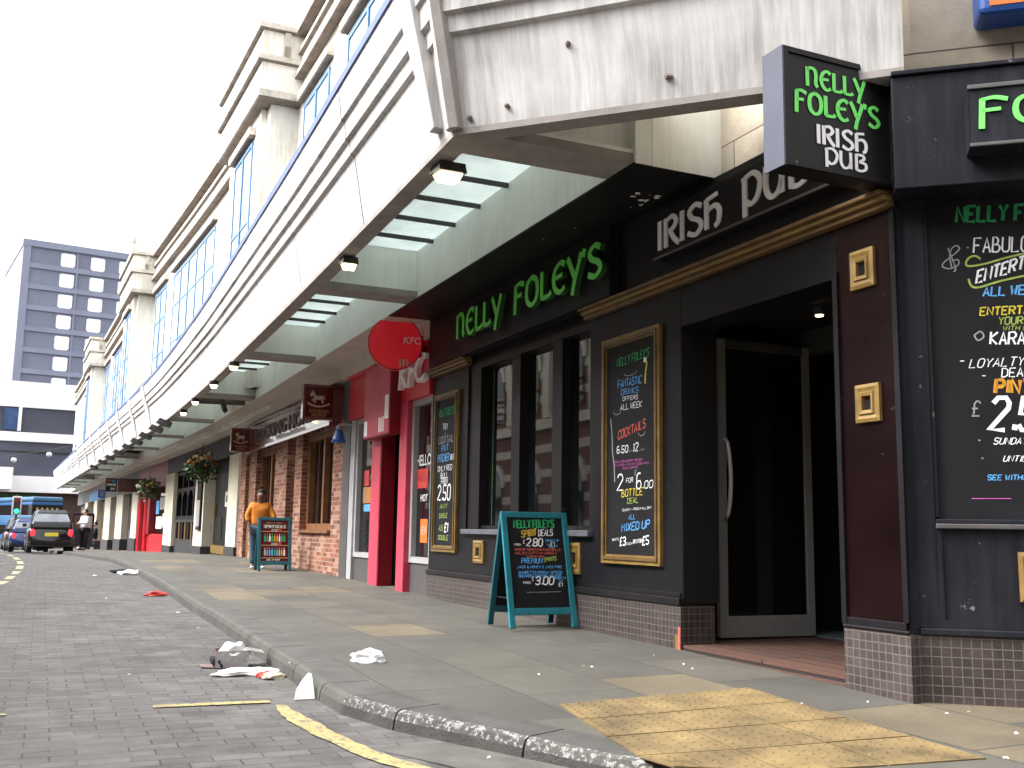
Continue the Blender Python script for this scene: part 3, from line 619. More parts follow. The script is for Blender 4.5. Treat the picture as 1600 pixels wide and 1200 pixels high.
q = MB(WA)
for sg, x in ((-1, X0), (1, X1)):
    pts = [WA(x+sg*(.004+.07*max(0, math.sin(math.pi*t))**.55), -.53, .94+.64*t) for t in [i/14 for i in range(15)]]
    q.tube(pts, .018, 'steel')
q.build("handle", door, smooth=True)
def gold_square(P, x0, x1, z0, z1):
    mb = MB(P); cx, cz = (x0+x1)/2, (z0+z1)/2; hx, hz = abs(x1-x0)/2, (z1-z0)/2
    L = [(1, .0), (1, .022), (.82, .03), (.62, .022), (.56, .034), (.38, .030), (.34, .006)]
    rings = [[P(cx+a*hx*f, d, cz+b_*hz*f) for a, b_ in ((-1, -1), (1, -1), (1, 1), (-1, 1))] for f, d in L]
    mb.loft(rings, 'gold', cap=False); o = mb.build("gold_grille_frame", pub)
    q = MB(P); q.b(cx-.34*hx, cx+.34*hx, .001, .008, cz-.34*hz, cz+.34*hz, 'panel'); q.build("grille", o)
gold_square(WA, -2.01, -1.82, 2.27, 2.50); gold_square(WA, -2.02, -1.83, 1.48, 1.70); gold_square(WA, 3.71, 3.99, .49, .73); gold_square(WA, 1.55, 1.75, .47, .74); gold_square(WB, .50, .72, .50, .76)
t = thing("ceiling_light", gr(1280, 485, 2.5), "small warm downlight in the dark ceiling inside the pub doorway", "light")
q = MB(); c = t.location
q.tube([c+Vector((0, 0, .02)), c+Vector((0, 0, -.035))], .045, 'steelb'); q.build("housing", t)
q = MB(); q.tube([c+Vector((0, 0, -.03)), c+Vector((0, 0, -.045))], .03, 'lampw'); q.build("lens", t)
# raised letters and sign boxes
t = thing("shop_lettering", WA(2.5, .12, 2.9), "row of bright green raised celtic letters on the black fascia over the pub window", "sign")
q = MB(); celtic(q, "NELLY", 0, 1.20, 0, .27, FA(4.16, 2.955, .12), 'greenl', .035, .085, 2.5, 'greend'); q.build("lettering", t)
q = MB(); celtic(q, "FOLEY'S", 0, 1.75, 0, .27, FA(2.62, 2.965, .12), 'greenl', .035, .085, 2.5, 'greend'); q.build("lettering", t)
t = thing("sign_box", WA(-.8, .045, 2.9), "long black sign box with white celtic letters over the pub door", "sign")
q = MB(WA); q.b(-2.0, .14, .045, .15, 2.905, 3.275, 'blackf'); q.b(-2.0, .14, .15, .158, 2.905, 2.925, 'dgrey'); q.build("box", t, bevel=.006)
q = MB(); celtic(q, "IRISH", 0, .80, 0, .225, FA(.06, 2.965, .15), 'whitel', .0, .012, 2.1); q.build("lettering", t)
q = MB(); celtic(q, "PUB", 0, .66, 0, .225, FA(-.98, 2.99, .15), 'whitel', .0, .012, 2.1); q.build("lettering", t)
t = thing("projecting_sign", WA(-2.1, 0, 2.8), "square black projecting sign with green and white celtic letters on the pub corner", "sign")
q = MB(WA); q.b(-2.2, -2.05, .02, .80, 2.80, 3.47, 'black'); q.build("box", t, bevel=.008)
q = MB(WA); q.b(-2.21, -2.04, .80, .812, 2.795, 3.475, 'sgrey'); q.build("side_panel", t)
q = MB(WA); q.b(-2.212, -2.2, .02, .80, 3.445, 3.475, 'black'); q.b(-2.212, -2.2, .02, .80, 2.80, 2.828, 'black'); q.b(-2.212, -2.2, .772, .80, 2.828, 3.445, 'black'); q.b(-2.212, -2.2, .02, .048, 2.828, 3.445, 'black'); q.build("frame", t)
FS = lambda x, y, d: WA(-2.2-d, .80-x, 2.80+y)
q = MB(); celtic(q, "NELLY", .155, .565, .475, .11, FS, 'greenb', 0, .006, 2.3); celtic(q, "FOLEY'S", .07, .67, .32, .12, FS, 'greenb', 0, .006, 2.3); o = q.build("lettering", t); o["label"] = "green celtic lettering"
q = MB(); celtic(q, "IRISH", .22, .575, .155, .11, FS, 'whitel', 0, .006, 2.3); celtic(q, "PUB", .27, .565, .045, .095, FS, 'whitel', 0, .006, 2.3); o = q.build("lettering", t); o["label"] = "white celtic lettering"
t = thing("sign_box", WB(1, .25, 2.9), "shallow dark sign box with bright green letters on the corner fascia", "sign")
q = MB(WB); q.b(.31, 2.5, .25, .40, 2.88, 3.225, 'navy'); q.b(.31, 2.5, .40, .408, 2.88, 2.90, 'dgrey'); q.b(.31, 2.5, .40, .408, 3.20, 3.225, 'dgrey'); q.build("box", t, bevel=.005)
q = MB(); celtic(q, "FOLEY'S", .04, 1.15, .11, .155, FB(.31, 2.88, .40), 'greenb', 0, .008, 1.9); q.build("lettering", t)
# framed chalkboards on the wall
def chalk_row(q, F, zo, so_, txt, uL, vL, uR, vR, hpx, m, k, w=.15, slant=.12, jit=.25, P='A', o=.02, d=.0025):
    f = (lambda u, v: sz(u, v, o)) if P == 'A' else (lambda u, v: tz(u, v, o))
    (a, z0), (c, z1) = f(uL, vL), f(uR, vR)
    if P == 'A': hand(q, txt, so_-a, so_-c, z0-zo, z1-zo, hpx*k, F, m, w, d, slant, jit)
    else: hand(q, txt, a-so_, c-so_, z0-zo, z1-zo, hpx*k, F, m, w, d, slant, jit)
def chalkboard(name, x0, x1, z0, z1, w, label):
    t = thing(name, WA((x0+x1)/2, 0, z0), label, "menu board")
    q = MB(WA)
    for f0, f1, d in ((0, .45, .032), (.45, .8, .044), (.8, 1., .026)):
        a0, b0, a1, b1 = x0+w*f0, x1-w*f0, z0+w*f0, z1-w*f0; q.frame(a0, b0, a1, b1, w*(f1-f0), .0, d, 'gold' if f0 != .45 else 'golddk')
    q.build("frame", t, bevel=.004)
    q = MB(WA); q.b(x0+w, x1-w, .0, .016, z0+w, z1-w, 'chalk'); q.build("board", t); return t
t = chalkboard("framed_chalkboard", .255, 1.155, .585, 2.45, .072, "wide gold framed chalkboard of drinks offers between the pub window and the door")
q = MB(); Fb = FA(1.155, .585, .016); k = .0046
rows = [("NELLY FOLEY'S", 963.7, 573.5, 1015, 555, 14, 'ink_g'), ("FANTASTIC", 965, 606, 1003, 598, 13, 'ink_b'), ("DRINKS", 970, 617.5, 998, 613, 10, 'ink_b'), ("OFFERS", 972.5, 626.5, 997, 623, 7, 'ink_w'), ("ALL WEEK", 969, 641, 1003.5, 635, 10, 'ink_w'),
 ("COCKTAILS", 965.5, 687, 1009.5, 667, 15, 'ink_r'), ("6.50", 963.5, 708.5, 982, 706, 12, 'ink_w'), ("EACH", 983, 706, 990, 705.5, 3, 'ink_d'), ("12", 989, 706, 998, 704, 14, 'ink_w'), ("JUG", 999, 704, 1007, 703, 3, 'ink_d'),
 ("VODKA CRANBERRY PEACH", 957.8, 724, 1003.5, 719.3, 3.6, 'ink_p'), ("GIN LEMON LIME MINT SODA RUM", 958.5, 729, 1014, 724.5, 3.6, 'ink_p'), ("TEQUILA ORANGE", 972, 733.5, 997, 730.5, 3.4, 'ink_p'),
 ("2", 963.5, 767, 974.5, 765.5, 28, 'ink_w'), ("FOR", 978, 754.5, 989.5, 753, 8, 'ink_w'), ("*", 991, 742, 995, 741.5, 9, 'ink_d'), ("6", 994, 764, 1003.5, 763, 26, 'ink_w'), (".00", 1004, 763.5, 1021.5, 761, 12, 'ink_w'),
 ("BOTTLE", 971, 776.5, 1005, 772.5, 12, 'ink_y'), ("DEAL", 980, 787, 997.5, 785, 9, 'ink_l'), ("SUNDAY - FRIDAY ALL DAY", 972, 799, 1018, 794.5, 4, 'ink_w'),
 ("ALL", 982, 812, 993, 810.5, 8, 'ink_b'), ("MIXED UP", 971, 830.5, 1016, 824, 13, 'ink_b'), ("SHOTS", 956.5, 845, 967, 844.2, 4, 'ink_w'), ("*3", 968, 852.5, 978, 851.5, 14, 'ink_w'), ("EACH", 978, 851.5, 988, 851, 4, 'ink_w'), ("OR 2 FOR", 989, 849, 1003, 847.5, 6, 'ink_w'), ("*5", 1003, 851.5, 1014.5, 850, 14, 'ink_w')]
for r in rows: chalk_row(q, Fb, .585, 1.155, *r, k, w=.16 if r[5] < 20 else .11)
q.stroke([(.66, 1.60), (.70, 1.585), (.68, 1.50), (.675, 1.42)], .02, 0, .002, Fb, 'ink_y'); q.stroke([(.655, 1.615), (.70, 1.61)], .035, 0, .0035, Fb, 'ink_w')
q.stroke([(.13, 1.19), (.155, 1.05), (.165, .9), (.19, .8), (.20, .66)], .014, 0, .002, Fb, 'ink_d')
for cx, cy, rx in ((.45, 1.545, .1), (.62, 1.04, .05), (.24, 1.245, .06)): q.stroke([(cx+rx*math.cos(a), cy+.03*math.sin(a)) for a in [math.pi+i*.35 for i in range(10)]], .006, 0, .002, Fb, 'ink_d')
q.build("chalk_writing", t, merge=False)
t = chalkboard("framed_chalkboard", 4.51, 5.29, .585, 2.45, .072, "narrow gold framed chalkboard at the left end of the pub front, left of the window")
q = MB(); Fb = FA(5.29, .585, .016)
def fr(txt, x0, x1, y, h, m, w=.16): hand(q, txt, x0, x1, y, y+random.uniform(-.005, .01), h, Fb, m, w, .0025, .1, .25)
fr("NELLY FOLEY'S", .12, .66, 1.60, .085, 'ink_g'); fr("TRY", .27, .45, 1.43, .07, 'ink_w'); fr("A", .33, .39, 1.36, .045, 'ink_d'); fr("COCKTAIL", .14, .64, 1.27, .08, 'ink_d'); fr("PINT", .25, .48, 1.17, .075, 'ink_b'); fr("PITCHER", .13, .52, 1.05, .085, 'ink_b'); fr("OR 2", .55, .66, 1.06, .06, 'ink_w')
fr("ONLY RED", .14, .62, .94, .06, 'ink_w'); fr("BULL", .24, .5, .86, .06, 'ink_w'); fr("FROM", .26, .48, .79, .06, 'ink_w'); fr("2.50", .15, .60, .60, .17, 'ink_w', .13); fr("ANY", .24, .5, .50, .05, 'ink_l'); fr("SINGLE", .22, .5, .39, .05, 'ink_l'); fr("+", .3, .34, .34, .04, 'ink_l')
fr("AS", .22, .36, .24, .06, 'ink_l'); fr("*1", .4, .54, .23, .10, 'ink_w'); fr("DOUBLE", .2, .54, .14, .05, 'ink_l'); q.stroke([(.1, .06), (.6, .07)], .006, 0, .002, Fb, 'ink_d'); q.build("chalk_writing", t, merge=False)
# big chalkboard on the corner wall
t = thing("chalkboard", WB(.9, 0, .9), "large corner chalkboard of entertainment and pint deals, cut by the right edge of the photo", "menu board")
q = MB(WB); q.b(.12, 2.6, -.04, -.025, .93, 2.80, 'chalk'); q.build("board", t)
q = MB(WB); q.b(.10, 2.65, -.04, .03, .878, .905, 'dgrey'); q.b(.10, 2.65, -.04, .012, .905, .93, 'navy'); q.build("frame", t, bevel=.005)
q = MB(); Fb = FB(.12, .93, -.025); k = .0034
def br(txt, u, v, hpx, m, cpx, slope=0, w=.15, slant=.15, jit=.25):
    n = sum(adv(c) for c in txt)/5.4; uR = u+cpx*n; (a, z0) = tz(u, v, -.025); (c, z1) = tz(uR, v-slope*(uR-u), -.025)
    hand(q, txt, a-.12, c-.12, z0-.93, z1-.93, hpx*k, Fb, m, w, .0025, slant, jit)
br("NELLY FOLEY'S", 1494, 347, 26, 'ink_g', 17, .03, .22); br("FABULOUS", 1521, 395, 25, 'ink_w', 15, .03, .11); br("ENTERTAINMENT", 1525, 443, 21, 'ink_w', 13, .32, .17, .3); br("ALL WEEK", 1536, 463, 15, 'ink_b', 12.5, .05, .2)
br("ENTERTAIN", 1531, 493, 13, 'ink_y', 11.5, .04, .2); br("YOURSELF", 1560, 507, 12, 'ink_l', 10, .02, .16); br("WITH OUR", 1567, 516, 7, 'ink_l', 8, 0, .16); br("KARAOKE", 1547, 538, 20, 'ink_w', 14.5, 0, .16)
br("LOYALTY", 1514, 575, 14, 'ink_w', 12.5, .05, .12, .35); br("-", 1499, 569, 10, 'ink_w', 12, 0, .16); br("DEALS", 1565, 589, 14, 'ink_w', 12, .02, .14); br("PINTS", 1555, 614, 21, 'ink_o', 17, 0, .30); br("PINTS", 1556, 613, 19, 'ink_y', 16.6, 0, .15); br("-", 1534, 592, 10, 'ink_w', 10, 0, .16)
br("2.50", 1545, 672, 52, 'ink_w', 34, 0, .15, .3, .05); br("*", 1518, 650, 24, 'ink_d', 17, 0, .1); br("SUNDAY", 1552, 694, 10, 'ink_w', 9, 0, .15, .4); br("UNTIL", 1567, 721, 9, 'ink_w', 8.5, 0, .15, .4); br("SEE WITHIN", 1543, 750, 8, 'ink_b', 8, 0, .2)
def pxs(pts, w, m):
    P = [tz(u, v, -.025) for u, v in pts]; q.stroke([(a-.12, z-.93) for a, z in P], w, 0, .0025, Fb, m)
pxs([(1532, 405), (1524, 400), (1514, 403), (1509, 412), (1515, 416), (1540, 412), (1575, 402), (1620, 392)], .011, 'ink_l'); pxs([(1513, 436), (1518, 447), (1530, 449), (1560, 440), (1600, 431), (1630, 425)], .011, 'ink_l')
pxs([(1487, 418), (1484, 403), (1486, 390), (1494, 384), (1499, 389), (1490, 398), (1475, 410), (1473, 417), (1484, 420), (1497, 414), (1497, 406), (1487, 408)], .007, 'ink_d'); pxs([(1481, 388), (1488, 405), (1493, 420), (1490, 425)], .007, 'ink_d')
pxs([(1522, 524), (1532, 518), (1537, 526), (1528, 532), (1522, 524)], .008, 'ink_d'); pxs([(1518, 779), (1580, 779)], .004, 'ink_p')
for u, v in ((1512, 387), (1530, 688), (1535, 716)): pxs([(u-1.5, v), (u+1.5, v)], .008, 'ink_d')
q.build("chalk_writing", t, merge=False)
# ================================================================== BUILDINGS ABOVE
t = thing("stone_building", WB(1, -.5, 3.4), "old sandstone block building above the pub corner", "building")
mb = MB(WA); mb.b(-2.05, 1.6, -.5, -.05, 3.42, 13, 'stone')
prismz(mb, [WA(-2.05, -.05, 0), WB(.08, -.04, 0), WB(.08, -.6, 0), WA(-2.05, -.5, 0)], 3.40, 13, 'stone')
mb.map = WB; mb.b(.08, 14, -.6, -.04, 3.40, 13, 'stone'); mb.build("wall", t)
for tt in (1.6, 4.4, 7.2):
    mb = MB(WB); mb.b(tt, tt+1.2, -.04, -.02, 5.2, 7.4, 'pane'); mb.frame(tt-.1, tt+1.3, 5.1, 7.5, .1, -.04, .03, 'cop'); mb.build("window", t)
t = thing("illuminated_sign", WB(1.5, 0, 3.72), "blue framed orange box sign high on the sandstone wall at the top right", "sign")
q = MB(WB); q.b(.42, 2.4, -.04, .2, 3.725, 4.62, 'sgn_bl'); q.build("box", t, bevel=.03)
q = MB(WB); q.b(.475, 2.3, .2, .207, 3.762, 4.55, 'sgn_or'); q.build("panel", t)
# ---- white art deco building
wb_ = thing("white_building", WA(25, 0, 3.4), "long cream white art deco building with blue windows and stepped bays along the street", "building")
mb = MB(WU); WZ = 10.86
mb.b(1.6, 78, -.5, 0, 3.3, WZ, 'white'); mb.build("wall", wb_)
mb = MB(WU)
BAYS = (13.5, 33.3, 53.1)
spans = [(1.6, 13.5), (17.9, 33.3), (37.7, 53.1), (57.5, 78)]
for a, c in spans:
    mb.b(a, c, -.5, .20, WZ, 11.02, 'cop'); mb.b(a, c, 0, .12, 10.45, 10.56, 'cop'); mb.b(a, c, 0, .17, 9.92, 10.05, 'cop'); mb.b(a, c, 0, .06, 10.05, 10.45, 'white')
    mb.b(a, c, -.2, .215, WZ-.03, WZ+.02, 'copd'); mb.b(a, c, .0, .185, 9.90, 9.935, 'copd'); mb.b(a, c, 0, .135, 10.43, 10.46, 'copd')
mb.build("cornice", wb_)
def upwin(a, c, z0, z1, n, y=0., tr=None, par=None):
    q = MB(WU); w = .07; q.frame(a, c, z0, z1, w, y-.03, y+.035, 'bluef')
    for i in range(1, n): x = a+(c-a)*i/n; q.b(x-.045, x+.045, y-.03, y+.045, z0+w, z1-w, 'bluef')
    for zz in (tr or [z1-1.1, z1-2.35]): q.b(a+w, c-w, y-.03, y+.03, zz-.03, zz+.03, 'bluef')
    o = q.build("window", par or wb_); q = MB(WU); q.b(a+w*.5, c-w*.5, y-.03, y+.012, z0+w*.5, z1-w*.5, 'skyp'); q.build("pane", o); return o
def hood(a, c, z, y=0., par=None):
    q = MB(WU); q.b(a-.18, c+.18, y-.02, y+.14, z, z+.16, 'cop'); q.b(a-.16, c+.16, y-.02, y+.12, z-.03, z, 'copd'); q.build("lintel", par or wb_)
for a, c, n in [(2.2, 4.1, 2), (5.0, 10.0, 4), (11.25, 13.25, 2), (18.3, 20.4, 2), (22.6, 29.2, 5), (30.6, 32.9, 2), (38.1, 40.2, 2), (42.2, 48.8, 5), (50.4, 52.7, 2), (58, 60, 2), (62, 68, 5)]:
    upwin(a, c, 5.0, 9.25, n); hood(a, c, 9.40)
for s0 in BAYS:
    s1 = s0+4.4; e = .95-.06
    bay = MB(WU); bay.b(s0+.62, s1-.62, -.1, e-.2, 3.6, 9.5, 'white'); bay.b(s0+.3, s1-.3, -.1, e-.32, 3.6, 9.5, 'white'); bay.b(s0+.04, s1-.04, -.1, e-.04, 9.55, 10.20, 'white'); bay.b(s0+.04, s1-.04, -.1, e-.04, 10.3, 10.88, 'white')
    o = bay.build("bay", wb_)
    q = MB(WU); q.b(s0, s1, -.1, e, 9.44, 9.58, 'cop'); q.b(s0-.05, s1+.05, -.1, e+.05, 10.20, 10.31, 'cop'); q.b(s0-.05, s1+.05, -.1, e+.05, 10.88, 11.0, 'cop')
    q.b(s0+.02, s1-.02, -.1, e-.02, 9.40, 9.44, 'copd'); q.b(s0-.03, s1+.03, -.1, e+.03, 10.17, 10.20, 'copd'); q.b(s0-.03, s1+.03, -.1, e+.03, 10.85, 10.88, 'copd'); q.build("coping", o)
    q = MB(WU); q.b(s0-.02, s0+.03, .3, .42, 10.31, 10.88, 'cop'); q.b(s0-.02, s0+.03, .28, .44, 10.31, 10.55, 'cop'); q.build("bracket", o)
    upwin(s0+1.25, s0+3.1, 5.0, 8.9, 2, e-.2, [7.2, 6.1], wb_); hood(s0+1.25, s0+3.1, 9.0, e-.2)
# worn stone patches of the far bays and a finial
q = MB(WU); q.tube([WU(33.5, .85, 11.0), WU(33.5, .85, 11.35)], [.05, .02], 'cop'); q.ball(WU(33.5, .85, 11.42), .09, 'cop', sq=(1, 1, 1.5)); q.build("finial", wb_, smooth=True)
# ================================================================== CANOPY
can = thing("concrete_canopy", WA(20, 1.2, 3.39), "long white concrete canopy with glass roof bays projecting over the pavement", "canopy")
path = []; s = 74.
while s > -.35: path.append((W2(s, of(s)), s)); s -= 1.0 if s < 40 else 2.
path.append((W2(-.4, 2.02), -.4)); E1 = (2.16, 5.40); path.append((E1, None))
def offs(i, d):
    p = [q[0] for q in path]
    def nn(a, c): dx, dy = c[0]-a[0], c[1]-a[1]; l = math.hypot(dx, dy); return (dy/l, -dx/l)      # outward = right of travel
    n1 = nn(p[max(0, i-1)], p[max(1, i)]) if i > 0 else nn(p[0], p[1]); n2 = nn(p[i], p[i+1]) if i < len(p)-1 else n1
    k = 1 + n1[0]*n2[0]+n1[1]*n2[1]; nx, ny = (n1[0]+n2[0])/k, (n1[1]+n2[1])/k
    return p[i][0]+nx*d, p[i][1]+ny*d
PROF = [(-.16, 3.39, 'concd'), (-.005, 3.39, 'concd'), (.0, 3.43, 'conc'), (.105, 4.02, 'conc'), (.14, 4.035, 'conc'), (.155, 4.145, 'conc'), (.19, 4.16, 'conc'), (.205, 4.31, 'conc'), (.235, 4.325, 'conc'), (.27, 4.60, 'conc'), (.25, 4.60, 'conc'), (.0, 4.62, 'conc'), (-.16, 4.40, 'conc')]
def sweep(mb, prof, i0, i1, close=True):
    d = 0
    for i in range(i0, i1):
        l = math.hypot(path[i+1][0][0]-path[i][0][0], path[i+1][0][1]-path[i][0][1])
        for (a, za, m), (c, zc, _) in zip(prof, prof[1:]+(prof[:1] if close else [])):
            mb.face([(*offs(i, a), za), (*offs(i+1, a), za), (*offs(i+1, c), zc), (*offs(i, c), zc)], m, [(d, za), (d+l, za), (d+l, zc+a*.2), (d, zc+a*.2)])
        d += l
    for i in (i0, i1): mb.face([(*offs(i, a), za) for a, za, _ in prof], prof[3][2])
NP = len(path)
mb = MB(); sweep(mb, PROF, 0, NP-2); mb.build("fascia", can, bevel=.0)
mb = MB(); sweep(mb, PROF, NP-2, NP-1); o = mb.build("fascia", can); o["label"] = "splayed end of the white fascia"
mb = MB(); sweep(mb, [(.20, 4.605, 'flash'), (.285, 4.595, 'flash'), (.29, 4.665, 'flash'), (.20, 4.68, 'flash')], 0, NP-1); mb.build("flashing", can)
# dark joints and cracks across the fascia
mb = MB()
for sj in (1.9, 4.55, 7.0, 9.6, 12.2, 14.9, 19.9, 25, 30.2, 35.5, 40.5):
    jl = [(0, 3.43), (.105, 4.02), (.14, 4.035), (.155, 4.145), (.19, 4.16), (.205, 4.31), (.235, 4.325), (.27, 4.6)]; o0 = of(sj)
    for (a, za), (c, zc) in zip(jl, jl[1:]):
        w = .007; mb.face([WA(sj-w, o0+a+.003, za), WA(sj+w, o0+a+.003, za), WA(sj+w, o0+c+.003, zc), WA(sj-w, o0+c+.003, zc)], 'joint')
cr = [(9.85, .012, 3.46), (9.78, .05, 3.72), (9.86, .09, 3.95), (9.80, .15, 4.08), (9.9, .195, 4.2)]
for (a, d, z), (c, d2, z2) in zip(cr, cr[1:]):
    mb.face([WA(a-.012, of(a)+d+.006, z), WA(a+.012, of(a)+d+.006, z), WA(c+.009, of(c)+d2+.006, z2), WA(c-.009, of(c)+d2+.006, z2)], 'joint')
mb.build("joint", can)
# tapered fin at the corner, posts on the far part
mb = MB()
def fin(s0, sA0, sA1):
    F = lambda s, d, z: WA(s, of(s)+d, z)
    lo = [F(s0-.05, .0, 3.5), F(s0+.06, .0, 3.5), F(s0+.06, .075, 3.5), F(s0-.05, .075, 3.5)]; hi = [F(sA0, .2, 4.72), F(sA1, .2, 4.72), F(sA1, .36, 4.72), F(sA0, .36, 4.72)]
    mb.loft([lo, hi], 'conc')
fin(-.16, -.20, .10)
p0 = path[NP-2][0]
for k, d0 in ((NP-2, .0),):
    lo = [(*offs(k, -.0), 3.42), (*offs(k, .045), 3.42)]; hi = [(*offs(k, .2), 4.62), (*offs(k, .31), 4.62)]
    u = Vector((math.cos(R_(19)), -math.sin(R_(19)), 0)); vv = Vector((-math.sin(AZ), math.cos(AZ), 0))
    for dirn, w in ((u, .07), (vv, .05)):
        A = [Vector(q) for q in lo]+[Vector(q) for q in hi]; mb.loft([[A[0], A[1], A[3], A[2]], [q+dirn*w for q in (A[0], A[1], A[3], A[2])]], 'concd' if w > .06 else 'conc')
mb.build("corner_fin", can, bevel=.006)
mb = MB()
for sp in (23, 26.5, 30, 33.5, 37, 41, 45, 50, 55): mb = MB(); F = lambda a, d, z: WA(a, of(a)+d, z); mb.loft([[F(sp-.3, d0, z), F(sp+.3, d0, z), F(sp+.3, d1, z), F(sp-.3, d1, z)] for d0, d1, z in ((0, .035, 3.5), (.1, .165, 4.03), (.2, .265, 4.32), (.24, .305, 4.59))], 'conc'); mb.build("pilaster", can)
mb = MB()                                   # rusty fixings on the splayed end
for f, z in ((.05, 3.47), (.14, 3.52), (.30, 3.86), (.52, 3.57)):
    d = (z-3.43)*.178+.004; a, c = offs(NP-2, d), offs(NP-1, d); p = Vector((a[0]+(c[0]-a[0])*f, a[1]+(c[1]-a[1])*f, z))
    mb = MB()
    for g in range(3): mb.ball(p+Vector((random.uniform(-.02, .02), random.uniform(-.01, .0), random.uniform(-.015, .015))), random.uniform(.008, .02), 'copd', 6, 4)
    mb.build("fixing", can)
# inner beam on the shop side
WI = lambda x, y, z: WA(x, oi(x)+y, z)
mb = MB(WI)
st = [-.5, 1.5, 3.4, 5.3, 7.3, 9.3, 11.5, 14.6, 17, 19.8, 22, 24.9, 27.5, 30.4, 33, 35.6, 40.2, 46, 52, 58, 66, 74]
for a, c in zip(st, st[1:]):
    for y0, y1, z0, z1, m in ((-.14, 0, 3.395, 3.96, 'concp'),):
        mb.face([WI(a, y1, z0), WI(c, y1, z0), WI(c, y1, z1), WI(a, y1, z1)], m, [(a, z0), (c, z0), (c, z1), (a, z1)])
        mb.face([WI(a, y0, z1), WI(c, y0, z1), WI(c, y1, z1), WI(a, y1, z1)], m); mb.face([WI(a, y0, z0), WI(c, y0, z0), WI(c, y0, z1), WI(a, y0, z1)], m)
        mb.face([WI(a, y0, z0), WI(c, y0, z0), WI(c, y1, z0), WI(a, y1, z0)], m)
mb.build("inner_beam", can)
mb = MB()
for a, c in zip(st, st[1:]):
    m = 'blackf' if c <= 5.31 else 'soff'
    mb.face([WA(a, -.1, 3.388), WA(c, -.1, 3.388), WA(c, oi(c)+.002, 3.388), WA(a, oi(a)+.002, 3.388)], m, [(a, 0), (c, 0), (c, .6), (a, .6)])
    if m == 'soff':
        mb.face([WA(a, .12, 3.18), WA(c, .12, 3.18), WA(c, .12, 3.388), WA(a, .12, 3.388)], m); mb.face([WA(a, -.1, 3.18), WA(c, -.1, 3.18), WA(c, .12, 3.18), WA(a, .12, 3.18)], m)
    if c <= 5.31: mb.face([WA(a, oi(a)+.004, 3.386), WA(c, oi(c)+.004, 3.386), WA(c, oi(c)+.004, 3.40), WA(a, oi(a)+.004, 3.40)], 'blackf')
mb.build("soffit", can)
e = [WA(-.5, oi(-.5), 0), WA(-.47, -.06, 0)]
mb = MB(); a, c = e; mb.face([(a.x, a.y, 3.39), (c.x, c.y, 3.39), (c.x, c.y, 4.4), (a.x, a.y, 4.4)], 'concp', [(0, 3.39), (.8, 3.39), (.8, 4.4), (0, 4.4)])
a2, c2_ = WA(-.36, oi(-.4), 0), WA(-.34, -.06, 0); mb.face([(a2.x, a2.y, 3.39), (c2_.x, c2_.y, 3.39), (c2_.x, c2_.y, 4.4), (a2.x, a2.y, 4.4)], 'concp'); mb.face([(a.x, a.y, 4.4), (c.x, c.y, 4.4), (c2_.x, c2_.y, 4.4), (a2.x, a2.y, 4.4)], 'concp')
o = mb.build("inner_beam", can); o["label"] = "white end return of the inner beam"
BM = [-.28, 4.42, 9.32, 14.6, 19.8, 24.9, 30.2, 35.4, 40.4, 45.6, 50.8, 56, 61.2, 66.4, 71.6]
for sb in BM:
    q = MB(lambda x, y, z: WA(x, y, z)); a, c = oi(sb), of(sb)-.155
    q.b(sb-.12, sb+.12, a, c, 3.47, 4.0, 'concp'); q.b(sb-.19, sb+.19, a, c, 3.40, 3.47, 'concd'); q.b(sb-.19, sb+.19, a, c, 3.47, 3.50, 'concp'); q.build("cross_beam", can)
for a, c in zip(BM, BM[1:]):
    q = MB(); q.face([WA(a, oi(a), 3.945), WA(c, oi(c), 3.945), WA(c, of(c)-.158, 3.945), WA(a, of(a)-.158, 3.945)], 'groof'); o = q.build("glass_roof", can)
    q = MB(WA); n = 7
    for i in range(1, n): x = a+(c-a)*i/n; q.b(x-.018, x+.018, oi(x), of(x)-.16, 3.90, 3.94, 'lampd')
    q.build("glazing_bar", o)
q = MB(); q.face([WA(-.3, oi(-.3), 3.95), WA(-.3, of(-.3)-.158, 3.95), Vector((1.9, 5.55, 3.95)), WA(-1, .2, 3.95)], 'concp'); q.build("end_soffit", can)
q = MB(); q.tube([WA(15.5, 1.6, 3.42), WA(15.3, .6, 3.42)], .06, 'steelb', 4); q.tube([WA(14.9, 1.25, 3.8), WA(15.6, .95, 3.25)], .06, 'steelb', 4); q.build("steel_strut", can)
q = MB(); rf = random.Random(4)
for i in range(26):
    u, v = (rf.gauss(1008, 12), rf.gauss(312, 7)) if i < 16 else (rf.uniform(690, 1000), rf.uniform(300, 470)); p = gr(u, v, 3.3835); so_ = so(p)
    if not .16 < so_[1] < .6: continue
    n = 6; r = rf.uniform(.008, .03) if i < 16 else rf.uniform(.005, .012); q.face([p+Vector((r*rf.uniform(.5, 1.3)*math.cos(a), r*rf.uniform(.4, 1.2)*math.sin(a), 0)) for a in [i_*1.047 for i_ in range(n)]], 'concp')
q.build("flaked_paint", can, merge=False)
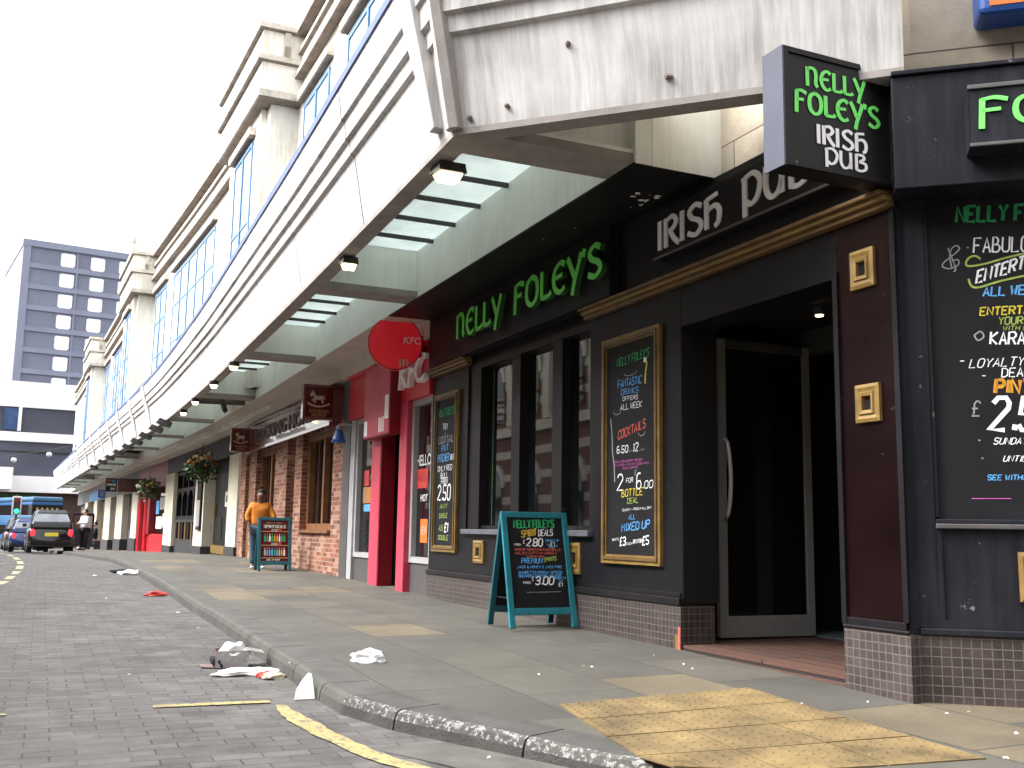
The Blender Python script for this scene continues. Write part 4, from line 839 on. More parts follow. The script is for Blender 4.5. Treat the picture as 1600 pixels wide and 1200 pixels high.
# lamps under the canopy edge
def soffit_lamp(p, sc, lit, lab, grp):
    t = thing("soffit_lamp" if lit else "floodlight", p, lab, "lamp", grp, rz=azs(10)); q = MB()
    a = .095*sc
    q.loft([[(-a, -a, -.02), (a, -a, -.02), (a, a, .0), (-a, a, .0)], [(-a*.9, -a*.9, .05), (a*.9, -a*.9, .05), (a*.9, a*.9, .06), (-a*.9, a*.9, .06)]], 'lampd'); q.tube([(0, 0, .05), (0, 0, .10)], .02, 'lampd', 6); q.build("housing", t, local=True)
    q = MB(); b_ = a*.8; z = -.022
    q.loft([[(-b_, -b_, z), (b_, -b_, z), (b_, b_, z+.016), (-b_, b_, z+.016)], [(-b_*.7, -b_*.7, z-.06), (b_*.7, -b_*.7, z-.06), (b_*.7, b_*.7, z-.04), (-b_*.7, b_*.7, z-.04)]], 'lampw' if lit else 'greyf'); q.build("lens", t, local=True); return t
LB = ["lit square lamp under the canopy nearest the splayed corner", "lit square lamp under the canopy edge, second from the splayed corner", "lit round-looking lamp under the canopy edge by the dark steel strut", "lit lamp under the canopy edge, first beyond the dark steel strut", "lit lamp under the canopy edge, second beyond the dark steel strut", "lit lamp under the canopy edge, farthest of the lit ones before the dark floodlights"]
for i, (u, v) in enumerate([(700, 270), (545, 411), (365, 571), (334, 600), (305, 626.6), (286.6, 644)]): soffit_lamp(gr(u, v, 3.335), 1.1 if i == 0 else .8, True, LB[i], "lamps under the canopy edge")
for i, s in enumerate([19.5, 21.2, 23.6, 25.8, 28.2, 31, 34, 37, 41]):
    t = thing("floodlight", WA(s, of(s)+.02, 3.36), "small dark floodlight hung on the far canopy edge", "lamp", "dark floodlights on the far canopy edge", rz=azs(s)); q = MB()
    q.loft([[(-.22, -.2, -.05), (.1, -.2, -.16), (.1, .2, -.16), (-.22, .2, -.05)], [(-.16, -.17, .05), (.14, -.17, -.06), (.14, .17, -.06), (-.16, .17, .05)]], 'lampd'); q.tube([(0, 0, -.02), (.1, 0, .08)], .03, 'lampd', 6); q.build("housing", t, local=True)
# ================================================================== SHOPS ALONG THE STREET
def oat(u, s):                             # offset at which pixel column u meets the cross-street plane at s
    r = ray(u, 800); x, y = W2(s, 0); a = azs(s); nx, ny = -math.cos(a), -math.sin(a)
    return -(x*r.y-y*r.x)/(nx*r.y-ny*r.x)
def zat(v, u, s, o): r = ray(u, v); return HC + r.z*W2(s, o)[1]/r.y
# ---- chicken shop
t = thing("takeaway_shop_front", WA(7.4, 0, 0), "red and grey chicken takeaway shop front beside the black pub", "shop")
mb = MB(WA)
mb.b(9.10, 9.51, -.3, .02, -.2, 3.3, 'dgrey'); mb.b(8.86, 9.10, -.3, .01, -.2, 2.5, 'greyf'); mb.build("post", t, bevel=.006)
for a, c in ((7.81, 8.86), (5.45, 6.26)):
    q = MB(WA); q.b(a, c, -.3, -.04, -.2, .42, 'dgrey'); q.build("stall_riser", t)
    q = MB(WA); q.frame(a, c, .42, 2.5, .075, -.14, -.02, 'greyf'); o = q.build("window_frame", t, bevel=.004); q = MB(WA); q.b(a+.07, c-.07, -.10, -.09, .49, 2.43, 'pane'); q.build("pane", o)
for a, c in ((7.40, 7.81), (6.26, 6.56)): mb = MB(WA); mb.b(a, c, -.12, .05, -.2, 2.5, 'pink'); mb.build("red_pillar", t, bevel=.006)
mb = MB(WA); mb.b(7.36, 7.41, -.16, .045, -.2, 2.5, 'dred'); mb.b(6.56, 7.41, -3, -.6, 2.3, 2.6, 'dgrey'); mb.b(6.4, 6.56, -3, -.12, -.2, 2.6, 'void'); mb.b(7.41, 7.6, -3, -.13, -.2, 2.6, 'void'); mb.b(6.4, 7.5, -3.1, -3, -.2, 2.6, 'void'); mb.b(6.4, 7.5, -3, -.12, .0, .06, 'void'); mb.b(6.4, 7.5, -3, -.12, 2.55, 2.6, 'void'); mb.build("doorway", t)
mb = MB(WA); mb.b(7.27, 7.38, -.66, -.6, .06, 2.3, 'greyf'); mb.b(6.56, 7.27, -.66, -.62, 1.12, 1.16, 'greyf'); mb.b(6.56, 7.38, -.66, -.6, 2.22, 2.3, 'greyf'); mb.build("door_frame", t)
q = MB(WA); q.b(6.58, 7.2, -1.9, -1.4, .06, .75, 'wood'); q.b(6.6, 7.2, -1.95, -1.9, .75, 1.0, 'redp'); q.build("counter", t)
mb = MB(WA); mb.b(5.45, 9.10, -.3, .05, 2.5, 3.16, 'red'); mb.b(5.45, 9.10, .05, .10, 3.12, 3.2, 'red'); mb.build("fascia", t, bevel=.008)
q = MB(WA); q.b(6.55, 7.75, .05, .20, 2.09, 3.10, 'dred'); o = q.build("box_sign", t, bevel=.01)
q = MB(WA); q.b(6.57, 7.73, .20, .206, 2.11, 3.08, 'pink'); q.b(6.59, 6.75, .206, .210, 2.30, 2.62, 'paper'); q.b(7.55, 7.71, .206, .210, 2.13, 2.34, 'paper')
for i in range(3): q.b(6.78+i*.09, 6.83+i*.09, .206, .210, 2.14, 2.34, 'paper')
q.build("face", o)
q = MB(); plain(q, "KFC", 0, 1.06, 0, .36, FA(6.46, 2.665, .06), 'whitel', .07, .15); q.build("raised_lettering", t)
q = MB(); plain(q, "so good", 0, .62, 0, .09, FA(8.62, 2.86, .05), 'pink', .004); q.stroke([(.05, -.06), (.3, -.13), (.58, -.07)], .02, 0, .004, FA(8.62, 2.86, .05), 'pink'); q.build("faint_slogan", t)
def sticker(u0, v0, u1, v1, m, txt=None, mt=None, nm="window_sticker"):
    (a, z0), (c, z1) = sz(u0, v1, -.085), sz(u1, v0, -.085); z0 = zat(v1, (u0+u1)/2, (a+c)/2, -.085); z1 = zat(v0, (u0+u1)/2, (a+c)/2, -.085)
    q = MB(WA)
    if m: q.b(a, c, -.088, -.085, z0, z1, m)
    if txt: plain(q, txt, 0.0, abs(a-c)*.94, 0, (z1-z0)*(.9 if not m else .35), FA(max(a, c)-abs(a-c)*.03, z0+(0 if not m else (z1-z0)*.35), -.085), mt, .003)
    q.build(nm, t)
sticker(569, 735, 577, 759, 'redp', "HOT", 'pink'); sticker(567, 761, 580, 786, 'flow'); sticker(568, 761, 572.5, 786, 'floww'); sticker(568, 788, 578, 799, 'ink_b')
sticker(651, 708, 675, 727, None, "HELLO", 'whitel', "window_lettering"); sticker(647, 733, 669, 763, 'redp', "HOT DEALS", 'pink'); sticker(657, 771, 669, 783, None, "HOT", 'whitel', "window_lettering"); sticker(656, 811, 668, 848, 'sgn_or', "NEW", 'floww', "poster")
t = thing("round_sign", WA(5.6, .49, 3.1), "round red illuminated sign with white letters sticking out over the takeaway", "sign")
zc = zat(535.5, 616.5, 5.55, .49); RR = .338
CS = WA(5.56, .47, 0); AXS = Vector((.972, .235, 0)); NXS = Vector((.235, -.972, 0))
FR = lambda x, y, d: Vector((CS.x, CS.y, zc+y)) + AXS*x + NXS*d
q = MB(); q.loft([[FR(RR*r*math.cos(a), RR*r*math.sin(a), d) for a in [2*math.pi*i/40 for i in range(40)]] for r, d in ((.96, -.075), (1, -.06), (1, -.015), (.965, 0))], 'redlit'); q.build("disc", t, smooth=False)
q = MB(); q.loft([[FR(RR*r*math.cos(a), RR*r*math.sin(a), d) for a in [2*math.pi*i/40 for i in range(40)]] for r, d in ((1.005, -.012), (1.0, .004), (.965, .004))], 'dred', cap=False); q.build("rim", t)
q = MB(); plain(q, "KFC", 0, .215, 0, .085, FR0 if False else (lambda x, y, d: FR(x+.10, y+.0, d)), 'whitel', .006, .1)
for i in range(3): q.prism([(.055+i*.045, -.30+i*.008), (.080+i*.045, -.295+i*.008), (.075+i*.045, -.20), (.05+i*.045, -.20)], 0, .005, FR, 'floww')
q.build("lettering", t)
q = MB(WA); q.b(5.54, 5.62, .0, .22, zc-.15, zc+.12, 'dred'); q.build("bracket", t, bevel=.006)
t = thing("alarm_lamp", WA(9.0, .1, 2.2), "small dark blue bell shaped lamp between the brick pub and the takeaway", "lamp")
p = Vector((*W2(9.05, .22), 2.28)); q = MB(); q.loft([[p+Vector((r*math.cos(a), r*math.sin(a), z)) for a in [i*.628 for i in range(10)]] for r, z in ((.115, -.13), (.10, -.08), (.06, .03), (.05, .07))], 'sgn_bl'); q.build("shade", t, smooth=True)
q = MB(); q.tube([p+Vector((0, 0, .07)), p+Vector((0, 0, .14)), WA(9.05, .12, 2.44), WA(9.05, .0, 2.42)], .02, 'greyf'); q.ball(p+Vector((0, 0, .1)), .045, 'greyf'); q.build("bracket", t)
# ---- brick pub
t = thing("brick_pub_front", WA(14, 0, 0), "red brick pub front with brown timber windows and a burgundy fascia", "pub")
mb = MB(WA)
for a, c, z0, z1 in ((9.51, 10.18, -.3, 2.62), (10.18, 12.42, -.3, .76), (12.42, 13.0, -.3, 2.62), (13.7, 14.83, -.3, 2.62), (14.83, 16.86, -.3, .78), (16.86, 17.38, -.3, 2.62), (18.08, 18.75, -.3, 2.62)): mb.b(a, c, -.28, 0, z0, z1, 'brick')
mb.b(9.51, 18.75, -.28, -.02, 2.5, 3.35, 'dgrey'); mb.b(13.0, 13.7, -1.4, -1.3, -.2, 2.6, 'brick'); mb.b(13.64, 13.7, -1.3, -.28, -.2, 2.6, 'brick'); mb.b(13.0, 13.06, -1.3, -.28, -.2, 2.6, 'brick'); mb.build("brickwork", t)
for a, c, z0 in ((10.18, 12.42, .76), (14.83, 16.86, .78)):
    q = MB(WA); q.frame(a, c, z0+.05, 2.52, .11, -.28, -.12, 'wood'); m_ = (a+c)/2; q.b(m_-.06, m_+.06, -.26, -.13, z0+.15, 2.42, 'wood'); q.b(a-.0, c+.0, -.2, .05, z0, z0+.05, 'wood')
    for f in (.25, .75): x = a+(c-a)*f; q.b(x-.02, x+.02, -.24, -.18, z0+.15, 2.42, 'dwood')
    o = q.build("window", t, bevel=.006); q = MB(WA); q.b(a+.1, c-.1, -.23, -.22, z0+.14, 2.44, 'pane'); q.build("pane", o)
q = MB(WA); q.b(17.38, 18.08, -.3, -.08, -.1, 2.5, 'wood'); q.b(17.5, 17.96, -.08, -.06, .4, 1.1, 'wood'); q.b(17.5, 17.96, -.08, -.06, 1.3, 2.3, 'wood'); q.build("door", t, bevel=.01)
q = MB(WA); q.b(9.75, 17.1, -.02, .15, 2.53, 3.06, 'burgs'); q.b(9.75, 17.1, -.02, .20, 2.48, 2.55, 'burgs'); q.b(9.75, 17.1, -.02, .19, 3.06, 3.12, 'burg'); q.build("fascia", t, bevel=.008)
q = MB(); plain(q, "ROCKING HORSE", 0, 5.6, 0, .27, FA(16.4, 2.68, .15), 'dgrey', .02); q.build("lettering", t)
HORSE = [(.17, .43), (.10, .47), (.05, .53), (.07, .57), (.13, .60), (.17, .70), (.21, .65), (.27, .62), (.32, .52), (.40, .49), (.56, .49), (.66, .51), (.72, .47), (.80, .36), (.76, .36), (.71, .41), (.67, .36), (.72, .22), (.66, .20), (.60, .33), (.48, .35), (.36, .33), (.31, .20), (.25, .22), (.29, .35), (.20, .27), (.13, .33), (.17, .35), (.23, .38), (.26, .44), (.22, .50), (.17, .49)]
def horse_sign(s, u0, u1, v0, v1, lab):
    o1, o0 = oat(u0, s), oat(u1, s); z0 = zat(v1, (u0+u1)/2, s, (o0+o1)/2); z1 = zat(v0, (u0+u1)/2, s, (o0+o1)/2); w = o1-o0; h = z1-z0
    t = thing("hanging_sign", WA(s, .1, z0), lab, "sign", "square rocking horse signs")
    q = MB(WA); q.b(s, s+.16, o0, o1, z0, z1, 'burg'); q.b(s+.04, s+.12, 0, o0, z0+h*.1, z0+h*.9, 'burg'); q.build("box", t, bevel=.008)
    F = lambda x, y, d: WA(s-d, o1-x, z0+y)
    q = MB()
    for a, b_, c, d in ((.04, .04, .96, .05), (.04, .95, .96, .96), (.04, .05, .05, .95), (.95, .05, .96, .95)): q.prism([(a*w, b_*h), (c*w, b_*h), (c*w, d*h), (a*w, d*h)], 0, .002, F, 'goldl')
    plain(q, "ROCKING", .2*w, .8*w, .19*h, .09*h, F, 'goldl', .003); plain(q, "HORSE", .28*w, .72*w, .08*h, .09*h, F, 'goldl', .003); q.build("gold_lettering", t)
    q = MB(); q.prism([(.16*w+x*.66*w, .30*h+y*.76*h) for x, y in HORSE], 0, .004, F, 'floww')
    q.stroke([(.13*w+.0, .46*h), (.26*w, .40*h), (.45*w, .365*h), (.64*w, .39*h), (.82*w, .46*h)], .05*h, 0, .004, F, 'floww'); q.build("rocking_horse_emblem", t)
horse_sign(9.75, 466, 517, 601, 655, "larger burgundy rocking horse sign, the one nearer the takeaway"); horse_sign(16.9, 355, 387, 669, 706, "smaller burgundy rocking horse sign, the one farther down the street")
# ---- dark pub with cream columns
t = thing("dark_pub_front", WA(24, 0, 0), "black timber pub front between cream columns with a brass kicked door", "pub")
for a, c in ((18.95, 20.25), (23.95, 25.5), (29.9, 31.8)):
    q = MB(WA); g = gz(a); q.b(a, c, -1.3, .02, .36+g-.17, 2.64, 'cream'); o = q.build("column", t, bevel=.01); q = MB(WA); q.b(a-.03, c+.03, -.4, .05, g-.3, .36+g-.17, 'plinth'); q.build("plinth", o, bevel=.01)
mb = MB(WA); mb.b(18.75, 31.8, -.4, -.01, 2.64, 3.3, 'blackf'); mb.b(25.5, 29.9, -.4, -.10, -.4, .42, 'plinth'); mb.b(25.5, 29.9, -.35, -.12, .42, 1.0, 'dgrey')
for i in range(7): x = 25.7+i*.6; mb.b(x, x+.22, -.12, -.06, .45, .98, 'golddk' if i % 2 else 'panel')
mb.b(25.5, 29.9, -.3, -.06, .98, 1.06, 'plinth'); mb.build("woodwork", t)
q = MB(WA); q.b(20.25, 23.95, -.5, -.3, -.3, 2.64, 'void'); q.b(20.6, 23.6, -.3, -.24, .1, 2.3, 'blackf'); q.b(20.9, 21.9, -.24, -.22, .5, 1.1, 'panel'); q.b(22.3, 23.3, -.24, -.22, .5, 1.1, 'panel'); o = q.build("door", t)
q = MB(WA); q.b(20.5, 23.7, -.24, -.20, .12, .34, 'gold'); q.build("kick_plate", o); q = MB(WA); q.b(21.2, 21.95, -.24, -.22, 1.38, 1.78, 'paper'); q.b(21.4, 21.8, -.22, -.215, 1.5, 1.68, 'dgrey'); q.build("notice", o); q = MB(WA); q.tube([WA(23.3, -.2, 1.1), WA(23.3, -.2, 1.5)], .03, 'gold'); q.build("handle", o)
q = MB(WA); q.frame(25.5, 29.9, 1.06, 2.64, .12, -.25, -.1, 'blackf')
for x in (26.55, 27.65, 28.75): q.b(x-.06, x+.06, -.22, -.1, 1.18, 2.5, 'blackf')
q.b(25.5, 29.9, -.2, -.1, 2.0, 2.08, 'blackf')
for x0, x1 in ((25.62, 26.5), (26.61, 27.6), (27.71, 28.7), (28.81, 29.78)):
    cx, r = (x0+x1)/2, (x1-x0)/2; n = 8
    for i in range(n):
        a0, a1 = math.pi*i/n, math.pi*(i+1)/n
        q.face([WA(cx+r*math.cos(a0), -.105, 1.6+.38*math.sin(a0)), WA(cx+r*math.cos(a1), -.105, 1.6+.38*math.sin(a1)), WA(cx+r*math.cos(a1), -.105, 2.0), WA(cx+r*math.cos(a0), -.105, 2.0)], 'blackf')
o = q.build("window", t); q = MB(WA); q.b(25.6, 29.8, -.2, -.19, 1.1, 2.55, 'pane'); q.build("pane", o)
t = thing("menu_case", WA(24.2, .05, 1), "tall narrow black menu case fixed to a cream column", "menu case"); q = MB(WA); q.b(24.1, 24.75, .02, .08, .75, 2.25, 'blackf'); q.build("case", t, bevel=.01); q = MB(WA); q.b(24.18, 24.67, .08, .085, .85, 1.6, 'ink_d'); q.build("menu", t)
s = 26.5; o1, o0 = oat(286, s), oat(306, s); z0, z1 = zat(745, 296, s, .6), zat(719, 296, s, .6)
t = thing("pub_sign", WA(s, .1, z0), "small black framed pub sign with a pale pink bird shape", "sign"); q = MB(WA); q.b(s, s+.06, o0, o1, z0, z1, 'blackf'); q.tube([WA(s+.03, 0, z1+.03), WA(s+.03, o1, z1+.03)], .02, 'lampd', 6); q.build("board", t)
F = lambda x, y, d: WA(s-d, o1-x, z0+y); w_, h_ = o1-o0, z1-z0; q = MB()
q.prism([(.15*w_, .1*h_), (.9*w_, .1*h_), (.82*w_, .3*h_), (.6*w_, .42*h_), (.35*w_, .35*h_)], 0, .004, F, 'floww'); q.stroke([(.5*w_, .38*h_), (.68*w_, .55*h_), (.45*w_, .7*h_), (.5*w_, .88*h_), (.68*w_, .85*h_)], .12*h_, 0, .006, F, 'ink_p'); q.build("picture", t)
# ---- red shop and the far row
t = thing("red_shop_front", WA(35, 0, -.1), "bright red shop front with poster filled window and red posts", "shop"); g = -.07
mb = MB(WA); mb.b(31.9, 36.6, -.3, -.02, g-.3, g+.62, 'red'); mb.b(35.6, 36.6, -.3, .05, g+.6, 2.4, 'dred'); mb.b(31.8, 40, -.4, -.02, 2.3, 3.3, 'dred'); mb.b(37.2, 40, -1, -.8, g-.3, 2.4, 'void'); mb.build("woodwork", t)
for x in (36.5, 38.4): q = MB(); q.tube([WA(x, .02, g-.3), WA(x, .02, 2.35)], .13, 'red', 8); q.build("post", t)
q = MB(WA); q.b(31.9, 35.6, -.16, -.15, g+.62, 2.3, 'pane'); o = q.build("pane", t)
for a, c, z0, z1, m in ((32.1, 33.3, .8, 1.3, 'paper'), (32.3, 34.2, 1.45, 1.9, 'ink_d'), (33.5, 35.0, .75, 1.2, 'paper'), (34.4, 35.2, 1.3, 1.8, 'ink_b')): q = MB(WA); q.b(a, c, -.148, -.14, z0, z1, m); q.build("poster", o)
t = thing("far_shop_row", WA(55, 0, -.4), "far row of dark shop doors between cream columns at the end of the street", "shops")
for a, c in ((40.0, 42.1), (45.9, 48.9), (51.9, 55.2), (60.2, 62.5), (67.5, 70)):
    q = MB(WA); g = gz(a); q.b(a, c, -.5, .0, g+.2, 2.35, 'cream'); o = q.build("column", t); q = MB(WA); q.b(a-.05, c+.05, -.5, .04, g-.3, g+.5, 'plinth'); q.build("plinth", o)
mb = MB(WA); mb.b(40, 78, -.5, -.02, 2.3, 3.3, 'dgrey')
for a, c, m in ((42.1, 45.9, 'plinth'), (48.9, 51.9, 'dwood'), (55.2, 60.2, 'dwood'), (62.5, 67.5, 'plinth'), (70, 78, 'dgrey')): mb.b(a, c, -.7, -.3, -1.5, 2.3, m)
mb.build("shop_wall", t)
for a, c in ((42.9, 45.2), (49.4, 51.5), (56.5, 58.8)): q = MB(WA); q.b(a, c, -.3, -.26, gz(a), 1.75, 'plinth'); q.b(a+.3, c-.3, -.26, -.24, gz(a)+.3, .6, 'dgrey'); q.b(a+.3, c-.3, -.26, -.24, .75, 1.6, 'pane'); q.build("door", t)
q = MB(WA); q.b(57, 66, -.02, .05, 2.35, 2.85, 'bfac'); q.build("blue_fascia", t)
def cross_sign(nm, s, u0, u1, v0, v1, m, lab, rows=()):
    o1, o0 = oat(u0, s), oat(u1, s); um, om = (u0+u1)/2, (o0+o1)/2; z0, z1 = zat(v1, um, s, om), zat(v0, um, s, om); w, h = o1-o0, z1-z0
    t = thing(nm, WA(s, .1, z0), lab, "sign"); q = MB(WA); q.b(s, s+.08, o0, o1, z0, z1, m); q.tube([WA(s+.04, -.02, z1-.05), WA(s+.04, o0+.02, z1-.05)], .025, 'lampd', 6); q.build("board", t)
    F = lambda x, y, d: WA(s-d, o1-x, z0+y); q = MB()
    for txt, a, b_, y, hh, mm in rows: plain(q, txt, a*w, b_*w, y*h, hh*h, F, mm, .004)
    if rows: q.build("lettering", t)
cross_sign("brown_sign", 37, 181, 224, 748, 769, 'dwood', "long brown wooden sign hanging out over the far pavement")
cross_sign("black_sign", 42.5, 162, 180, 747, 768, 'blackf', "black square sign with red, blue and white writing, left of the brown sign", [("OPEN", .08, .48, .72, .18, 'ink_r'), ("BAR", .54, .92, .72, .18, 'ink_b'), ("KARAOKE", .1, .9, .42, .2, 'ink_w'), ("BAR", .45, .85, .12, .18, 'ink_w')])
cross_sign("gold_letter_sign", 49, 151, 163, 765, 778, 'sgn_bl', "small dark blue sign with a gold letter W far down the street", [("W", .2, .8, .15, .7, 'goldl')])
# hanging flower baskets: clumps of real leaf blades
def basket(p, r, lab, flowers):
    t = thing("hanging_basket", p, lab, "flower basket", "hanging flower baskets"); q = MB(); p = Vector(p)
    q.loft([[p+Vector((rr*math.cos(a), rr*math.sin(a), z)) for a in [i*.628 for i in range(10)]] for rr, z in ((r*.15, -r*.75), (r*.45, -r*.6), (r*.6, -r*.2), (r*.62, 0))], 'dwood'); q.build("bowl", t)
    q = MB()
    for i in range(420):
        d = Vector((random.gauss(0, 1), random.gauss(0, 1), random.gauss(0, .85)-.1)).normalized()*r*random.uniform(.45, 1.25); c = p+d+Vector((0, 0, -.15*r))
        a = Vector((random.uniform(-1, 1), random.uniform(-1, 1), random.uniform(-1, .4))).normalized()*random.uniform(.05, .10); b_ = a.orthogonal().normalized()*random.uniform(.02, .045)
        q.face([c-a, c+b_, c+a, c-b_], 'leaf' if random.random() < .55 else 'leafd')
    q.build("foliage", t, merge=False); q = MB()
    for i in range(flowers):
        d = Vector((random.gauss(0, 1), random.gauss(0, 1), abs(random.gauss(0, .8)))).normalized()*r*random.uniform(.8, 1.15); q.ball(p+d, random.uniform(.04, .065), 'flow' if random.random() < .65 else 'floww', 6, 4)
    q.build("flowers", t); q = MB(); q.tube([p, p+Vector((0, 0, r*1.7))], .012, 'lampd', 5); q.build("chain", t)
basket(WA(21.5, .5, 2.42), .36, "hanging basket of orange and white flowers by the dark pub door", 26)
basket(WA(32.5, .5, 2.2), .38, "leafy hanging basket in front of the red shop", 8)
# ================================================================== A-BOARDS
def a_board(loc, rz, w, h, m, mback, lab, panel):
    t = thing("pavement_board", loc, lab, "sandwich board", "teal framed pavement boards", rz=rz); T = .235; st, ct = math.sin(T), math.cos(T)
    def FP(x, y, d): return Vector((x, y*st - d*ct, y*ct + d*st))
    def BP(x, y, d): return Vector((x, 2*h*st-y*st + d*ct, y*ct + d*st))
    for P, nm, mm in ((FP, "front_frame", m), (BP, "rear_frame", mback)):
        P2 = lambda x, y, z, P=P: P(x, z, y)
        q = MB(P2); a = w/2; f = .052
        q.b(-a, -a+f, -.014, .014, 0, h, mm); q.b(a-f, a, -.014, .014, 0, h, mm); q.b(-a+f, a-f, -.013, .013, h-f, h-.001, mm); q.b(-a+f, a-f, -.013, .013, .11, .11+f*1.1, mm); o = q.build(nm, t, bevel=.004, local=True)
        q = MB(P2); q.b(-a+f, a-f, -.006, .002, .11+f, h-f, panel if P is FP else 'chalk'); q.build("panel", o, local=True)
        if P is FP: fo = o
    q = MB(); 
    for x in (-w*.32, w*.32): q.tube([FP(x-.04, h-.012, -.012), FP(x+.04, h-.012, -.012)], .012, 'lampd', 6)
    q.build("hinge", t, local=True); q = MB(); q.tube([FP(-w*.42, h*.25, -.02), BP(-w*.42, h*.25, -.0)], .004, 'lampd', 5); q.build("stay_cord", t, local=True)
    return t, fo, (lambda x, y, d: FP(x-w/2+.052, .11+.057+y, d+.002)), w-.104, h-.052-.167
t, fo, F, iw, ih = a_board((.305, 8.85, .026), R_(25), .64, 1.0, 'teal', 'teald', "teal framed chalk A-board of spirit deals standing in front of the black pub", 'chalk')
q = MB()
def ar(txt, x0, x1, y, h, m, w=.16, slant=.12, jit=.25, sl=0): hand(q, txt, x0*iw, x1*iw, (1-y)*ih, (1-y+sl)*ih, h*ih, F, m, w, .002, slant, jit)
ar("NELLY FOLEY'S", .12, .86, .115, .085, 'ink_g', .24, .1, .25, .012); ar("SPIRIT", .24, .52, .225, .075, 'ink_y', .22, .2, .3, .03); ar("SPIRIT", .235, .515, .222, .075, 'ink_r', .08, .2, .3, .03); ar("DEALS", .55, .82, .205, .07, 'ink_w', .17, .2, .3, .01)
ar("FROM", .10, .22, .315, .022, 'ink_w', .2); ar("*", .26, .30, .29, .04, 'ink_w', .16); ar("2.80", .31, .62, .32, .085, 'ink_w', .17, .25); ar("DOUBLE UP", .67, .92, .265, .025, 'ink_b', .2); ar("*1", .74, .84, .315, .04, 'ink_w', .18)
q.stroke([(.69*iw, (1-.29)*ih), (.76*iw, (1-.335)*ih), (.88*iw, (1-.31)*ih)], .008, 0, .002, F, 'ink_b')
ar("SMIRNOF GORDINS BACARDI BELLS", .10, .93, .37, .026, 'ink_r', .2); ar("MALIBU CAPTAIN MORGAN", .10, .86, .41, .026, 'ink_r', .2); ar("SAMBUCA RUM", .3, .62, .447, .024, 'ink_r', .2)
ar("PREMIUM", .2, .58, .51, .055, 'ink_b', .2, .2); ar("SPIRITS", .60, .84, .495, .045, 'ink_l', .2, .2, .3, .02)
ar("JACK & HONEY * JACK FIRE", .12, .93, .565, .028, 'ink_b', .22); ar("AMARETTO MORGAN SPICED", .13, .92, .625, .028, 'ink_b', .22); ar("SOUTHERN COMFORT ARCHERS", .13, .9, .665, .028, 'ink_b', .22)
ar("FROM", .2, .34, .735, .022, 'ink_w', .2); ar("*", .36, .40, .70, .04, 'ink_w', .16); ar("3.00", .41, .76, .745, .085, 'ink_w', .17, .25); ar("DOUBLE UP", .77, .98, .685, .022, 'ink_b', .2); ar("FOR", .84, .92, .715, .02, 'ink_b', .2); ar("*1", .82, .91, .765, .04, 'ink_w', .18); q.stroke([(.25*iw, .17*ih), (.86*iw, .175*ih)], .004, 0, .002, F, 'ink_d')
q.build("chalk_writing", fo, merge=False, local=True)
pa = gr(402, 891, .12); dv = Vector((.93, .37, 0)).normalized(); w2 = .57; c = pa+dv*w2/2
t, fo, F, iw, ih = a_board((c.x, c.y, zpav(11.6, .8)), math.atan2(dv.y, dv.x), w2, .93, 'teald', 'teald', "dark teal A-board with rows of painted bottles held by the person in orange", 'burg')
q = MB()
def ab(a, b_, y0, y1, m): q.prism([(a*iw, y0*ih), (b_*iw, y0*ih), (b_*iw, y1*ih), (a*iw, y1*ih)], 0, .002, F, m)
ab(.08, .92, .80, .90, 'golddk'); hand(q, "SPIRIT DEALS", .12*iw, .9*iw, .82*ih, .82*ih, .06*ih, lambda x, y, d: F(x, y, d+.003), 'ink_w', .2, .002, .1, .2)
for y in (.72, .38, .075): ab(.0, 1, y, y+.018, 'goldl')
for y0 in (.48, .14):
    for i in range(9):
        x = .12+i*.088; m = random.choice(['ink_w', 'ink_b', 'ink_g', 'ink_o', 'floww', 'ink_w']); ab(x, x+.055, y0, y0+.13, m); ab(x+.017, x+.038, y0+.13, y0+.19, m)
for y in (.735, .40): hand(q, "*2.50", .38*iw, .6*iw, y*ih, y*ih, .045*ih, F, 'ink_w', .18); q.prism([(.68*iw+.03*math.cos(a), (y+.03)*ih+.03*math.sin(a)) for a in [i*.6283 for i in range(10)]], 0, .003, F, 'redp')
hand(q, "ROCKING HORSE", .2*iw, .8*iw, .925*ih, .925*ih, .03*ih, F, 'goldl', .2); hand(q, "ASK AT BAR", .2*iw, .7*iw, .02*ih, .02*ih, .035*ih, F, 'ink_w', .2); q.build("painted_bottles", fo, merge=False, local=True)
# ================================================================== PEOPLE
def skin_mesh(pts, edges, rad, sub=2):
    me = bpy.data.meshes.new("tmp"); me.from_pydata([Vector(p) for p in pts], edges, []); o = bpy.data.objects.new("tmp", me); scene.collection.objects.link(o)
    md = o.modifiers.new("skin", 'SKIN'); md.use_smooth_shade = True; sv = me.skin_vertices[0].data
    for i, r in enumerate(rad): sv[i].radius = r if isinstance(r, tuple) else (r, r)
    sv[0].use_root = True; o.modifiers.new("sub", 'SUBSURF').levels = sub
    dg = bpy.context.evaluated_depsgraph_get(); res = bpy.data.meshes.new_from_object(o.evaluated_get(dg)); bpy.data.objects.remove(o); return res
def add_mesh(name, meshes, mat, parent):
    bm = bmesh.new()
    for m_ in meshes: bm.from_mesh(m_)
    me = bpy.data.meshes.new(name); bm.to_mesh(me); bm.free(); me.materials.clear(); me.materials.append(M[mat]); me.polygons.foreach_set("material_index", [0]*len(me.polygons)); me.polygons.foreach_set("use_smooth", [True]*len(me.polygons))
    o = bpy.data.objects.new(name, me); scene.collection.objects.link(o); o.parent = parent; return o
def chain(pts, r): return skin_mesh(pts, [(i, i+1) for i in range(len(pts)-1)], r)
